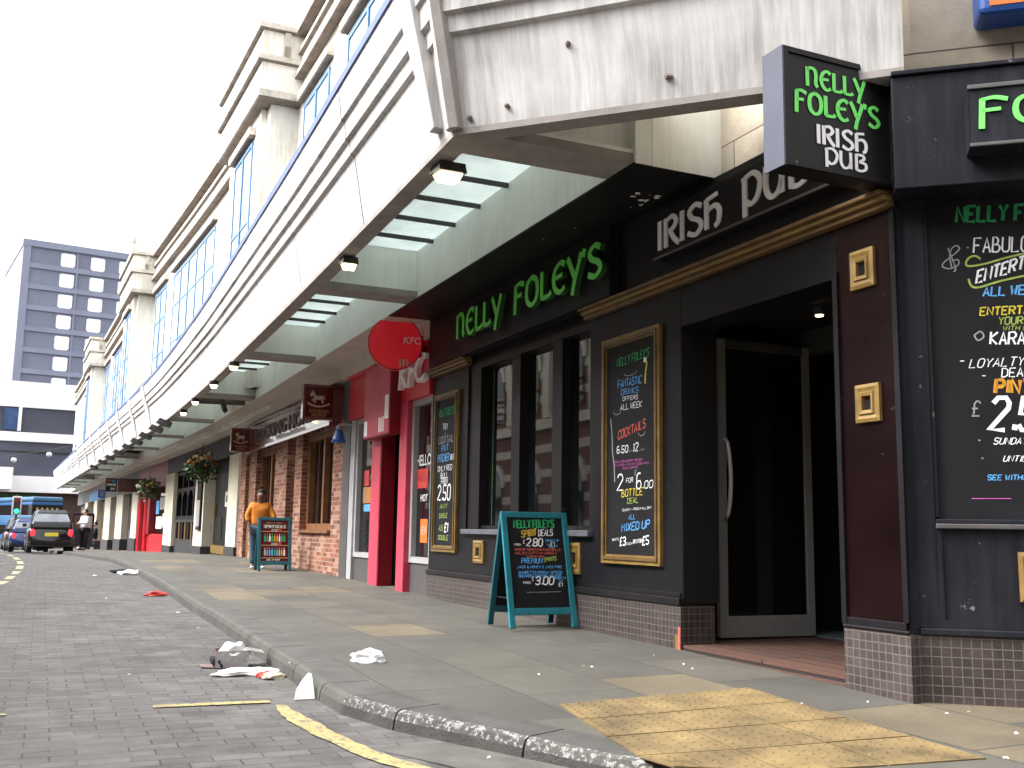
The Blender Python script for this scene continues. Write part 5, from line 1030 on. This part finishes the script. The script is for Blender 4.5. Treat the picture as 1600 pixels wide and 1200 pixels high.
def hand_mesh(wr, d, side):
    """palm and five curled fingers as separate short chains"""
    d = Vector(d).normalized(); sd_ = d.cross(Vector(side)).normalized(); nn = sd_.cross(d); out = [chain([wr, wr+d*.04, wr+d*.085], [(.022, .016), (.034, .017), (.034, .014)])]
    for i, l in enumerate((.062, .075, .070, .055)):
        b_ = wr+d*.085+sd_*(-.027+.018*i); out.append(chain([b_-d*.015, b_+d*l*.45+nn*.004, b_+d*l*.8+nn*.018, b_+d*l+nn*.034], [.009, .0085, .008, .006]))
    b_ = wr+d*.03-sd_*.03; out.append(chain([b_, b_+d*.03-sd_*.02, b_+d*.058-sd_*.022+nn*.012], [.011, .0095, .007])); return out
def person(loc, rz, lab, H, sk, top, leg, shoe, hairm, arms, lean=0, heavy=1.15, legs=None):
    t = thing("person", loc, lab, "person", rz=rz); k = H/1.65; V = lambda x, y, z: Vector((x*k, y*k+lean*k*max(0, z-.9), z*k))
    hv = heavy
    pts = [V(0, 0, .90), V(0, .01, 1.05), V(0, .01, 1.22), V(0, 0, 1.36), V(0, -.01, 1.42), V(0, -.02, 1.50), V(0, -.02, 1.57), V(0, -.02, 1.65)]
    ed = [(i, i+1) for i in range(7)]; rad = [(.15*hv*k, .11*hv*k), (.13*hv*k, .10*hv*k), (.15*hv*k, .11*hv*k), (.13*k, .08*k), (.055*k, .055*k), (.082*k, .09*k), (.09*k, .10*k), (.062*k, .07*k)]
    L = legs or {1: [V(.10, 0, .84), V(.11, .02, .47), V(.11, 0, .09), V(.115, -.11, .04)], -1: [V(-.10, 0, .84), V(-.11, .02, .47), V(-.11, 0, .09), V(-.115, -.11, .04)]}
    A = {}
    for sg in (1, -1):
        b_ = len(pts); pts += L[sg]; ed += [(0, b_), (b_, b_+1), (b_+1, b_+2), (b_+2, b_+3)]; rad += [.10*hv*k, .062*k, .045*k, (.04*k, .03*k)]
        b_ = len(pts); a = [V(sg*.17, 0, 1.35)] + [V(*q) for q in arms[sg]]; A[sg] = a; pts += a; ed += [(3, b_), (b_, b_+1), (b_+1, b_+2)]; rad += [.058*k, .042*k, .03*k]
    meshes = [skin_mesh(pts, ed, rad)]
    hd = []
    for sg in (1, -1): a = A[sg]; hd += hand_mesh(a[2], (a[2]-a[1]), (0, 1, 0))
    c = V(0, -.035, 1.57)                  # face: nose, brow, mouth, ears on the head
    hd += [chain([c+Vector((0, -.078, .02))*k, c+Vector((0, -.095, -.005))*k, c+Vector((0, -.085, -.018))*k], [.009*k, .013*k, .012*k])]
    for sg in (1, -1): hd.append(chain([c+Vector((sg*.074, .0, .015))*k, c+Vector((sg*.08, .01, -.02))*k], [(.008*k, .018*k), (.006*k, .012*k)]))
    add_mesh("body", meshes+hd, sk, t)
    q = MB()
    for sg in (1, -1): q.ball(c+Vector((sg*.03, -.076, .018))*k, .010*k, 'void', 6, 4)
    q.tube([c+Vector((-.025, -.078, -.042))*k, c+Vector((.025, -.078, -.042))*k], .006*k, 'dred', 5); q.build("eyes_and_mouth", t, local=True)
    # clothes
    tp = [V(0, 0, .86), V(0, .01, 1.05), V(0, .01, 1.24), V(0, 0, 1.37), V(0, -.005, 1.41)]; te = [(0, 1), (1, 2), (2, 3), (3, 4)]; tr_ = [(.185*hv*k, .145*hv*k), (.165*hv*k, .135*hv*k), (.175*hv*k, .14*hv*k), (.14*k, .095*k), (.075*k, .07*k)]
    for sg in (1, -1):
        b_ = len(tp); a = A[sg]; tp += [a[0], a[1], a[1].lerp(a[2], .55)]; te += [(3, b_), (b_, b_+1), (b_+1, b_+2)]; tr_ += [.082*k, .07*k, .055*k]
    add_mesh("jumper", [skin_mesh(tp, te, tr_)], top, t)
    jp = [V(0, 0, .90)]; je = []; jr = [(.165*hv*k, .13*hv*k)]
    for sg in (1, -1): b_ = len(jp); jp += L[sg][:3]; je += [(0, b_), (b_, b_+1), (b_+1, b_+2)]; jr += [.115*hv*k, .088*k, .075*k]
    add_mesh("trousers", [skin_mesh(jp, je, jr)], leg, t)
    for sg in (1, -1): l = L[sg]; add_mesh("shoe", [chain([l[2]+Vector((0, .03, -.045))*k, l[3]+Vector((0, .02, -.005))*k, l[3]+Vector((0, -.03, -.008))*k], [(.045*k, .04*k), (.05*k, .035*k), (.035*k, .025*k)])], shoe, t)
    hp = [V(0, .045, 1.53), V(0, .035, 1.62), V(0, -.03, 1.70)]; hair = [chain(hp, [(.100*k, .082*k), (.108*k, .095*k), (.075*k, .07*k)]), chain([V(0, .05, 1.72), V(0, .07, 1.77)], [.06*k, .05*k])]
    add_mesh("hair", hair, hairm, t); return t
pp = gr(394, 888, .12)
person((pp.x+.06, pp.y+.13, zpav(12.3, .8)), R_(14), "person in an orange jumper and blue jeans holding a pavement board outside the brick pub", 1.36, 'skin', 'orange', 'denim', 'shoe', 'hair', {-1: [(-.27, .0, 1.12), (-.20, -.10, .90)], 1: [(.28, -.08, 1.14), (.33, -.22, 1.02)]}, lean=-.08, heavy=1.3)
# ================================================================== VEHICLES
def vehicle(nm, loc, rz, lab, L, W, H, paint, cat, sc=.93, taxi=True, door=False):
    t = thing(nm, loc, lab, cat, "cabs and cars queueing at the far kerb", rz=rz); t.scale = (sc, sc, sc); hw = W/2; zb = H*.58
    def ring(y, w, z0, z1, r=.12, tl=0.): return [(a, b_+tl*max(0, c_-.55), c_) for a, b_, c_ in [(-w+.05, y, z0), (-w, y, z0+.12), (-w, y, z1-r*1.3), (-w+r*.5, y, z1-r*.4), (-w+r*1.4, y, z1), (w-r*1.4, y, z1), (w-r*.5, y, z1-r*.4), (w, y, z1-r*1.3), (w, y, z0+.12), (w-.05, y, z0)]]
    q = MB(); q.loft([ring(-.08, hw*.80, .42, zb*.90, .2, .55), ring(.02, hw*.93, .30, zb*.97, .16, .4), ring(.5, hw, .24, zb), ring(L*.45, hw, .22, zb+.01), ring(L*.68, hw, .22, zb), ring(L*.92, hw*.95, .26, zb*.86), ring(L-.04, hw*.8, .32, zb*.72)], paint); q.build("body", t, local=True, smooth=True)
    def gh(y, w, z): return [(-w, y, z), (w, y, z)]
    yb0, yb1, yt0, yt1 = .14, L*.70, L*.12, L*.54; wt = hw*.70; wb = hw*.93
    q = MB(); q.loft([[(-wb, yb0, zb-.06), (wb, yb0, zb-.06), (wb, yb1, zb-.06), (-wb, yb1, zb-.06)], [(-wb*.97, yb0+.05, zb+.15), (wb*.97, yb0+.05, zb+.15), (wb*.97, yb1-.25, zb+.15), (-wb*.97, yb1-.25, zb+.15)], [(-wt*1.06, yt0-.05, H-.14), (wt*1.06, yt0-.05, H-.14), (wt*1.06, yt1+.1, H-.14), (-wt*1.06, yt1+.1, H-.14)], [(-wt*.9, yt0+.1, H-.02), (wt*.9, yt0+.1, H-.02), (wt*.9, yt1-.1, H-.02), (-wt*.9, yt1-.1, H-.02)]], paint)
    q.build("cabin", t, bevel=.09, local=True)
    q = MB(); y0, y1 = yb0+.04, yt0-.07; z0, z1 = zb+.06, H-.20
    def rw(f, w): z = z0+(z1-z0)*f; ya = (yb0+.05) + ((yt0-.05)-(yb0+.05))*max(0, (z-zb-.15))/(H-.14-zb-.15); return [(-w, ya-.012, z), (w, ya-.012, z)]
    a, c, m1 = rw(0, wb*.80), rw(1, wt*.92), rw(.45, wb*.82); q.face([a[0], a[1], m1[1], m1[0]], 'carglass'); q.face([m1[0], m1[1], c[1], c[0]], 'carglass'); q.build("rear_window", t, local=True)
    q = MB()
    for sg in (-1, 1):
        for ya, yc in ((L*.17, L*.36), (L*.385, L*.56)):
            q.face([(sg*(wb*.975+.01), ya-.1, zb+.13), (sg*(wb*.975+.01), yc+.06, zb+.13), (sg*(wt*1.07+.012), yc-.05, H-.19), (sg*(wt*1.07+.012), ya, H-.19)], 'carglass')
    q.build("side_window", t, local=True)
    for y in (L*.17, L*.80):
        for sg in (-1, 1):
            q = MB(); q.tube([(sg*(hw-.20), y, .32), (sg*(hw+.005), y, .32)], .32, 'tyre', 18); o = q.build("wheel", t, local=True); q = MB(); q.tube([(sg*(hw-.01), y, .32), (sg*(hw+.012), y, .32)], .19, 'alu', 12); q.build("rim", o, local=True)
    q = MB(); q.loft([[(-hw*.93, -.02, .28), (hw*.93, -.02, .28), (hw*.93, -.02, .50), (-hw*.93, -.02, .50)], [(-hw*.99, .25, .26), (hw*.99, .25, .26), (hw*.99, .25, .52), (-hw*.99, .25, .52)]], 'lampd'); q.build("bumper", t, bevel=.04, local=True)
    for sg in (-1, 1):
        q = MB(); q.ball((sg*hw*.80, .05, zb*.78), .13, 'tail', 10, 8, (.75, .35, 1.45)); q.build("tail_lamp", t, local=True)
    q = MB(); q.loft([[(-.26, -.0, zb*.62), (.26, -.0, zb*.62), (.26, .04, zb*.62+.2), (-.26, .04, zb*.62+.2)], [(-.26, .05, zb*.62), (.26, .05, zb*.62), (.26, .07, zb*.62+.2), (-.26, .07, zb*.62+.2)]], 'plate'); q.build("number_plate", t, local=True)
    for sg in (-1, 1):
        q = MB(); q.loft([[(sg*hw, L*.60, zb+.02), (sg*(hw+.17), L*.60, zb+.02), (sg*(hw+.17), L*.60, zb+.17), (sg*hw, L*.60, zb+.17)], [(sg*hw, L*.64, zb+.04), (sg*(hw+.15), L*.64, zb+.04), (sg*(hw+.15), L*.64, zb+.15), (sg*hw, L*.64, zb+.15)]], 'lampd'); q.build("wing_mirror", t, bevel=.02, local=True)
    if door:
        x0, x1, y = hw-.02, hw+.86, L*.36; DB = MB(lambda x, y_, z: Vector((x, y+(x-x0)*.25+y_, z)))
        DB.b(x0, x1, -.03, .03, .30, 1.02, 'sgrey'); DB.b(x0, x0+.06, -.03, .03, 1.02, 1.70, 'carb'); DB.b(x1-.07, x1, -.03, .03, 1.02, 1.62, 'carb'); DB.b(x0, x1, -.03, .03, 1.62, 1.72, 'carb'); o = DB.build("open_door", t, bevel=.02, local=True)
        DB = MB(DB.map); DB.tube([DB.map(x1-.25, -.05, .95), DB.map(x1-.1, -.05, .95)], .02, 'lampd'); DB.build("handle", o, local=True)
    return t
def ongrd(u, d, dz=0): p = at(u, 850, d); s_ = (d-7.6)/.9; return (p.x, p.y, zr(s_)+dz)
vehicle("taxi_cab", ongrd(79.5, 40.3), R_(26.5), "black taxi cab seen from behind with its kerb side door wide open", 4.58, 1.80, 1.84, 'carb', "taxi", door=True)
vehicle("parked_car", ongrd(46, 46.5), R_(28), "bright blue car half hidden behind the black taxi", 4.1, 1.75, 1.62, 'carblue', "car", taxi=False)
vehicle("parked_car", ongrd(37, 52.5), R_(29), "dark car with tall red tail lamps at the far left of the queue", 4.4, 1.85, 1.85, 'carb', "car", taxi=False)
p = at(131, 840, 42.2); person((p.x, p.y, gz(37)-.05), R_(-35), "person in a white shirt standing behind the open taxi door", 1.62, 'skinl', 'shirtw', 'darkcl', 'darkcl', 'hair', {-1: [(-.24, -.05, 1.12), (-.12, -.25, 1.1)], 1: [(.24, -.05, 1.12), (.12, -.25, 1.1)]}, heavy=1.0)
p = at(146, 862, 46.); t = person((p.x, p.y, gz(42)-.42), R_(-60), "person in dark clothes sitting on the pavement beyond the open taxi door", 1.6, 'skinl', 'darkcl', 'denim', 'darkcl', 'hair', {-1: [(-.24, -.08, 1.1), (-.12, -.3, 1.0)], 1: [(.24, -.08, 1.1), (.12, -.3, 1.0)]}, heavy=1.0,
  legs={1: [Vector((.1, -.08, .58)), Vector((.12, -.42, .78)), Vector((.13, -.62, .48)), Vector((.13, -.72, .45))], -1: [Vector((-.1, -.08, .58)), Vector((-.12, -.42, .78)), Vector((-.13, -.62, .48)), Vector((-.13, -.72, .45))]})
# double decker bus crossing at the end of the street
c = at(74, 800, 86); zg = -1.32
t = thing("double_decker_bus", (c.x, c.y, zg), "blue double decker bus crossing the far end of the street", "bus", rz=R_(26+17)); q = MB(); Lb, Wb, Hb = 9.5, 1.25, 4.46
q.b(-Wb, Wb, 0, Lb, .35, 2.35, 'busdk'); q.b(-Wb, Wb, 0, Lb, 2.35, 2.95, 'busblue'); q.b(-Wb, Wb, .0, Lb, 3.75, 4.05, 'busdk'); q.build("body", t, local=True, bevel=.08)
q = MB(); q.b(-Wb, Wb, -.02, Lb, 4.05, Hb, 'busblue'); q.build("roof", t, local=True, bevel=.16)
q = MB(); q.b(-Wb+.02, Wb-.02, .02, Lb-.02, 2.9, 4.05, 'pane'); q.b(-Wb-.01, -Wb+.02, .6, Lb-.6, 1.3, 2.1, 'pane'); q.build("window_band", t, local=True)
q = MB()
for i in range(5): q.b(-Wb+.35+i*.4, -Wb+.5+i*.4, -.01, .02, 3.3, 3.55, 'goldl')  # gold blocks paint the yellow lights and reflections of the upper deck
q.b(-.1, 1.1, -.03, .0, 1.75, 2.6, 'shirtw'); q.build("rear_window", t, local=True)
for y in (2, 7.2):
    for sg in (-1, 1): q = MB(); q.tube([(sg*.95, y, .48), (sg*1.26, y, .48)], .48, 'tyre', 16); q.build("wheel", t, local=True)
# traffic light
p = at(26.3, 790, 50); t = thing("traffic_light", (p.x, p.y, zr(45)), "traffic light showing green with a white bordered backing board", "traffic light", rz=R_(27)); z0 = p.z-zr(45); h = .43
q = MB(); q.tube([(0, .1, 0), (0, .1, z0+h+.1)], .055, 'dgrey'); q.build("pole", t, local=True); q = MB(); q.b(-.21, .21, .03, .06, z0-h-.02, z0+h+.02, 'paper'); q.build("backing_board", t, bevel=.05, local=True); q = MB(); q.b(-.14, .14, -.08, .03, z0-h+.05, z0+h-.05, 'lampd'); q.build("head", t, bevel=.03, local=True)
for dz, m in ((.26, 'dred'), (0, 'dwood'), (-.26, 'trl')): q = MB(); q.tube([(0, -.08, z0+dz), (0, -.10, z0+dz)], .105, m, 14); q.build("signal_lens", t, local=True)
# ================================================================== FAR BUILDINGS
def plane_map(u0, v0, d, azr):
    o = at(u0, v0, d); ux, uy = math.sin(azr), math.cos(azr); nx, ny = uy, -ux                      # n towards the camera
    def P(x, y, z): return Vector((o.x+ux*x+nx*y, o.y+uy*x+ny*y, z))
    def inv(u, v): r = ray(u, v); tt = (o.x*ny*0 + 0); den = ux*r.y-uy*r.x; x = -(o.x*r.y-o.y*r.x)/den; return x, HC+r.z*(o.y+uy*x)/r.y
    return P, inv
P, inv = plane_map(37, 600, 140, R_(58)); t = thing("tower_block", P(15, -10, 0), "blue grey tower block with rows of white windows behind the far street end", "tower")
xa = inv(37, 380)[0]; xb = inv(300, 380)[0]; ztop = inv(37, 373)[1]; z1 = inv(38, 381)[1]; fl = (inv(38, 382)[1]-inv(21, 580)[1])/6.0
mb = MB(P); mb.b(xa, xb, -22, 0, -2, ztop, 'tower'); mb.build("wall", t)
mb = MB(P)
for i in range(0, 11): z = z1-i*fl; mb.b(xa+.9, xb, 0, .25, z-.25, z+.45, 'towerl')
mb.b(xa, xa+1.0, -1, .3, -2, ztop-.8, 'towerl'); mb.b(xa-.1, xb, -22, .35, ztop-.9, ztop+.02, 'towerl')
for u in (122, 205): x = inv(u, 400)[0]; mb.b(x-.12, x+.12, 0, .2, 5, ztop-1, 'towerl')
mb.build("band", t)
for j, u in enumerate((107, 154, 198, 240)):
    x = inv(u, 400)[0]
    for i in range(0, 10):
        z = z1-i*fl-.25; q = MB(P); a = .95; q.prism([(x-a, z-2.05), (x-a+.25, z-2.25), (x+a-.25, z-2.25), (x+a, z-2.05), (x+a, z-.45), (x+a-.2, z-.3), (x-a+.2, z-.3), (x-a, z-.45)], -.1, .12, lambda x_, y_, d: P(x_, d, y_), 'towerw'); q.build("window", t)
P, inv = plane_map(65, 700, 100, R_(60)); t = thing("podium_building", P(0, -5, 0), "white and dark slate modern building with wide bands closing the street end", "building")
xa = inv(-160, 700)[0]; xb = inv(150, 700)[0]+10; zv = lambda v: inv(65, v)[1]
mb = MB(P); mb.b(xa, xb, -15, 0, zv(616), zv(598), 'podw'); mb.b(xa, xb, -15, 0, zv(638), zv(616), 'podw'); mb.b(xa, xb, -15, .1, zv(691), zv(677), 'podw'); mb.b(xa, xb, -15, .6, zv(770), zv(745), 'podw'); mb.b(inv(131, 650)[0], xb, -15, .05, zv(677), zv(638), 'podw'); mb.build("white_panel", t)
mb = MB(P); mb.b(xa, xb, -15, -.3, zv(677), zv(638), 'podg'); mb.b(xa, xb, -15, -.3, zv(745), zv(691), 'podg'); mb.b(xa, xb, -.28, -.2, zv(708), zv(706), 'carb'); mb.b(xa, xb, -15, -1.5, -2, zv(770), 'dwood'); mb.build("slate_cladding", t)
mb = MB(P); a, c = inv(5, 660)[0], inv(28, 660)[0]; mb.b(a, c, -.28, -.1, zv(674), zv(640), 'podgl'); mb.b(c, c+.3, -.28, .0, zv(675), zv(638), 'podw'); mb.build("window", t)
mb = MB(P); a, c = inv(-60, 740)[0], inv(15, 740)[0]; mb.b(a, c, 0, 4, zv(768), zv(735), 'podw'); mb.build("porch_roof", t)
mb = MB(P); mb.b(inv(-50, 800)[0], inv(60, 800)[0], -1.4, -1.2, zv(781), zv(772), 'leaf'); mb.b(inv(30, 800)[0], inv(60, 800)[0], -1.1, -1.0, zv(794), zv(787), 'sgn_or'); mb.b(inv(-20, 800)[0], inv(30, 800)[0], -1.2, -1.0, -1.5, zv(800), 'stone'); mb.build("shop_panel", t)
# festoon wire with globe lamps across the street
t = thing("festoon_lights", at(60, 705, 46), "thin wire with white globe lamps strung across the far street", "lights"); A_, B_ = at(-120, 722, 46), at(124, 694, 48); wp = []
for i in range(17): f = i/16; p = A_.lerp(B_, f); p.z -= .35*4*f*(1-f)*.5; wp.append(p)
q = MB(); q.tube(wp, .012, 'lampd', 5); q.build("wire", t)
for u in (20, 76, 118): f = (u+120)/244; i = min(15, int(f*16)); p = wp[i].lerp(wp[i+1], f*16-i); q = MB(); q.tube([p, p-Vector((0, 0, .12))], .03, 'lampd', 6); q.ball(p-Vector((0, 0, .22)), .12, 'globe', 12, 8); q.build("globe_lamp", t, smooth=True)
# red brick building across the street: it shows in the shop windows
t = thing("brick_building", WA(20, 14, 0), "red brick building with pale stripes across the street, mirrored in the pub windows", "building")
mb = MB(WA); mb.b(-8, 62, 13.2, 22, -1.2, 9.5, 'brickopp', seg=6); mb.build("wall", t)
mb = MB(WA); mb.b(-8, 62, 12.7, 13.2, 9.2, 9.7, 'opps', seg=6); mb.b(-8, 62, 13.0, 13.2, 4.9, 5.3, 'opps', seg=6); mb.b(-8, 62, 13.1, 13.2, -1.2, .5, 'opps', seg=6); mb.build("stone_band", t)
for i in range(17):
    s0 = -6+i*4.; q = MB(WA); q.b(s0-.35, s0+.25, 12.9, 13.2, 5.3, 9.2, 'opps'); q.build("pilaster", t)
    for z0, z1 in ((.6, 3.6), (5.6, 8.2)):
        q = MB(lambda x, y, z: WA(x, y, z)); n = 8; r = .85; cx = s0+2.0
        pts = [(cx-r, z0), (cx+r, z0), (cx+r, z1-r)] + [(cx+r*math.cos(a), z1-r+r*math.sin(a)) for a in [math.pi*k/n for k in range(1, n)]] + [(cx-r, z1-r)]
        q.prism(pts, 0, .06, lambda x, y, d: WA(x, 13.2-d, y), 'pane')
        for k in range(n): a0, a1 = math.pi*k/n, math.pi*(k+1)/n; q.prism([(cx+r*math.cos(a0), z1-r+r*math.sin(a0)), (cx+r*1.3*math.cos(a0), z1-r+r*1.3*math.sin(a0)), (cx+r*1.3*math.cos(a1), z1-r+r*1.3*math.sin(a1)), (cx+r*math.cos(a1), z1-r+r*math.sin(a1))], 0, .09, lambda x, y, d: WA(x, 13.2-d, y), 'opps')
        q.build("arched_window", t)
t = thing("brick_building", WB(4, 17, 0), "plain red brick building added unseen across the cross street, blocking sky light from the corner wall", "building")  # unseen block, added to keep sky light and reflections off the corner wall
WC = lambda x, y, z: WB(x, 17+y, z)
mb = MB(WC); mb.b(-10, 40, 0, 8, -1, 11, 'brickopp'); mb.build("wall", t)
for i in range(10):
    for z0 in (.8, 4.4, 7.6):
        x = -8+i*4.4; q = MB(WC); q.b(x, x+1.6, -.05, .02, z0, z0+2.2, 'pane'); q.frame(x-.12, x+1.72, z0-.12, z0+2.32, .12, -.1, 0, 'opps'); q.build("window", t)
# ================================================================== LITTER
def crumple(nm, p, sx, sy, sz_, m, lab, seed, cat="litter", rz=0, grp=None):
    random.seed(seed); bm = bmesh.new(); bmesh.ops.create_icosphere(bm, subdivisions=3, radius=1)
    for v in bm.verts:
        n = noise.noise(v.co*1.7+Vector((seed, 0, 0)))*.45 + noise.noise(v.co*4+Vector((0, seed, 0)))*.25; v.co *= 1+n; v.co.z = max(v.co.z, -.35); v.co = Vector((v.co.x*sx, v.co.y*sy, (v.co.z+.35)*sz_))
    me = bpy.data.meshes.new(nm); bm.to_mesh(me); bm.free(); me.materials.append(M[m]); o = bpy.data.objects.new(nm, me); scene.collection.objects.link(o); o.location = p; o.rotation_euler.z = rz; tag(o, lab, cat, grp); return o
ZR = -.153
crumple("crumpled_paper", grp(573, 1034), .115, .06, .055, 'paper', "crumpled white paper lying on the pavement flagstones", 3)
crumple("torn_packaging", grd(385, 1053), .20, .07, .028, 'paper', "flattened white paper in the gutter below the open carton", 5, rz=.5)
crumple("food_wrapper", grd(428, 1059.5), .075, .045, .028, 'floww', "pale food wrapper in the gutter right of the flattened paper", 9, rz=.3)
t = thing("open_carton", grd(362, 1043), "open brown and clear carton with white tissue on top standing in the gutter", "litter", rz=.35); q = MB(); w, h, d = .11, .11, .10
q.b(-w, w, -.004, .0, 0, h, 'clearp'); q.b(-w, w, d*2-.004, d*2, 0, h, 'card'); q.b(-w, -w+.004, 0, d*2-.004, 0, h, 'card'); q.b(w-.004, w, 0, d*2-.004, 0, h, 'clearp'); q.b(-w+.004, w-.004, 0, d*2-.004, 0, .004, 'card'); q.build("box", t, local=True)
q = MB(); q.face([(w, 0, h), (w, d*2, h), (w+.11, d*2, h-.02), (w+.11, .02, h-.025)], 'clearp'); o = q.build("flap", t, local=True); sol = o.modifiers.new("solid", 'SOLIDIFY'); sol.thickness = .003
q = MB(); q.face([(-w, 0, 0.003), (-w, d*2, 0.003), (-w-.09, d*1.8, .005), (-w-.09, .03, .006)], 'card'); o = q.build("flap", t, local=True); sol = o.modifiers.new("solid", 'SOLIDIFY'); sol.thickness = .003
crumple("dark_rag", grd(343, 1042), .055, .05, .07, 'darkcl', "dark scrap of plastic beside the open carton", 31)
crumple("white_tissue", grd(358, 1043)+Vector((0, .07, .075)), .10, .08, .06, 'paper', "white tissue bunched on top of the open carton", 12)
t = thing("folded_napkin", grd(476, 1093), "white triangular paper cone propped against the kerb", "litter", rz=.25); q = MB()
q.loft([[(-.058, 0, 0), (.058, .012, 0), (.055, .03, 0), (-.05, .04, 0)], [(-.05, .02, .05), (.05, .03, .05), (.045, .045, .05), (-.04, .05, .05)], [(-.012, .06, .105), (.042, .062, .105), (.038, .07, .105), (-.0, .072, .105)], [(.018, .085, .135), (.036, .086, .132), (.034, .09, .132), (.02, .09, .135)]], 'paper'); q.build("paper", t, local=True, smooth=False)
crumple("crumpled_paper", grd(205, 898), .22, .09, .06, 'paper', "white scrap of paper in the far gutter below the kerb", 21, rz=.4)
crumple("dark_rag", grd(190, 895.5), .17, .06, .05, 'darkcl', "dark rag in the far gutter beside the white scrap", 22, rz=.4)
crumple("red_wrapper", grd(413, 1058.5), .045, .028, .03, 'redp', "small red scrap of packaging beside the flattened white paper", 33)
crumple("red_wrapper", grd(243, 931), .13, .05, .04, 'redp', "flat red wrapper in the gutter halfway along the kerb", 23, rz=.4)
for i, (u, v, zz) in enumerate([(148, 899, ZR), (202, 1054, ZR), (166, 935, ZR), (278, 957, ZR), (310, 981, ZR), (842, 1054, -.03), (925, 1042, -.03), (912, 1041, -.03), (1068, 1038, -.03), (1156, 1034, -.02), (1022, 1024, -.02), (1356, 1097, -.02), (1480, 1115, -.02), (1514, 1113, -.02), (1588, 1146, -.02), (1572, 1185, -.025), (1253, 1100, -.018), (764, 1184, ZR), (1082, 1045, -.02), (453, 1034, -.03)]):
    pz = (grd if zz == ZR else grp)(u, v); crumple("paper_scrap", pz, random.uniform(.006, .012)*max(1, pz.y/6), random.uniform(.004, .008)*max(1, pz.y/7), .005, ['paper', 'floww', 'paper'][i % 3], "tiny pale scrap of paper lying on the ground", 40+i, grp="tiny paper scraps on the ground", rz=i)
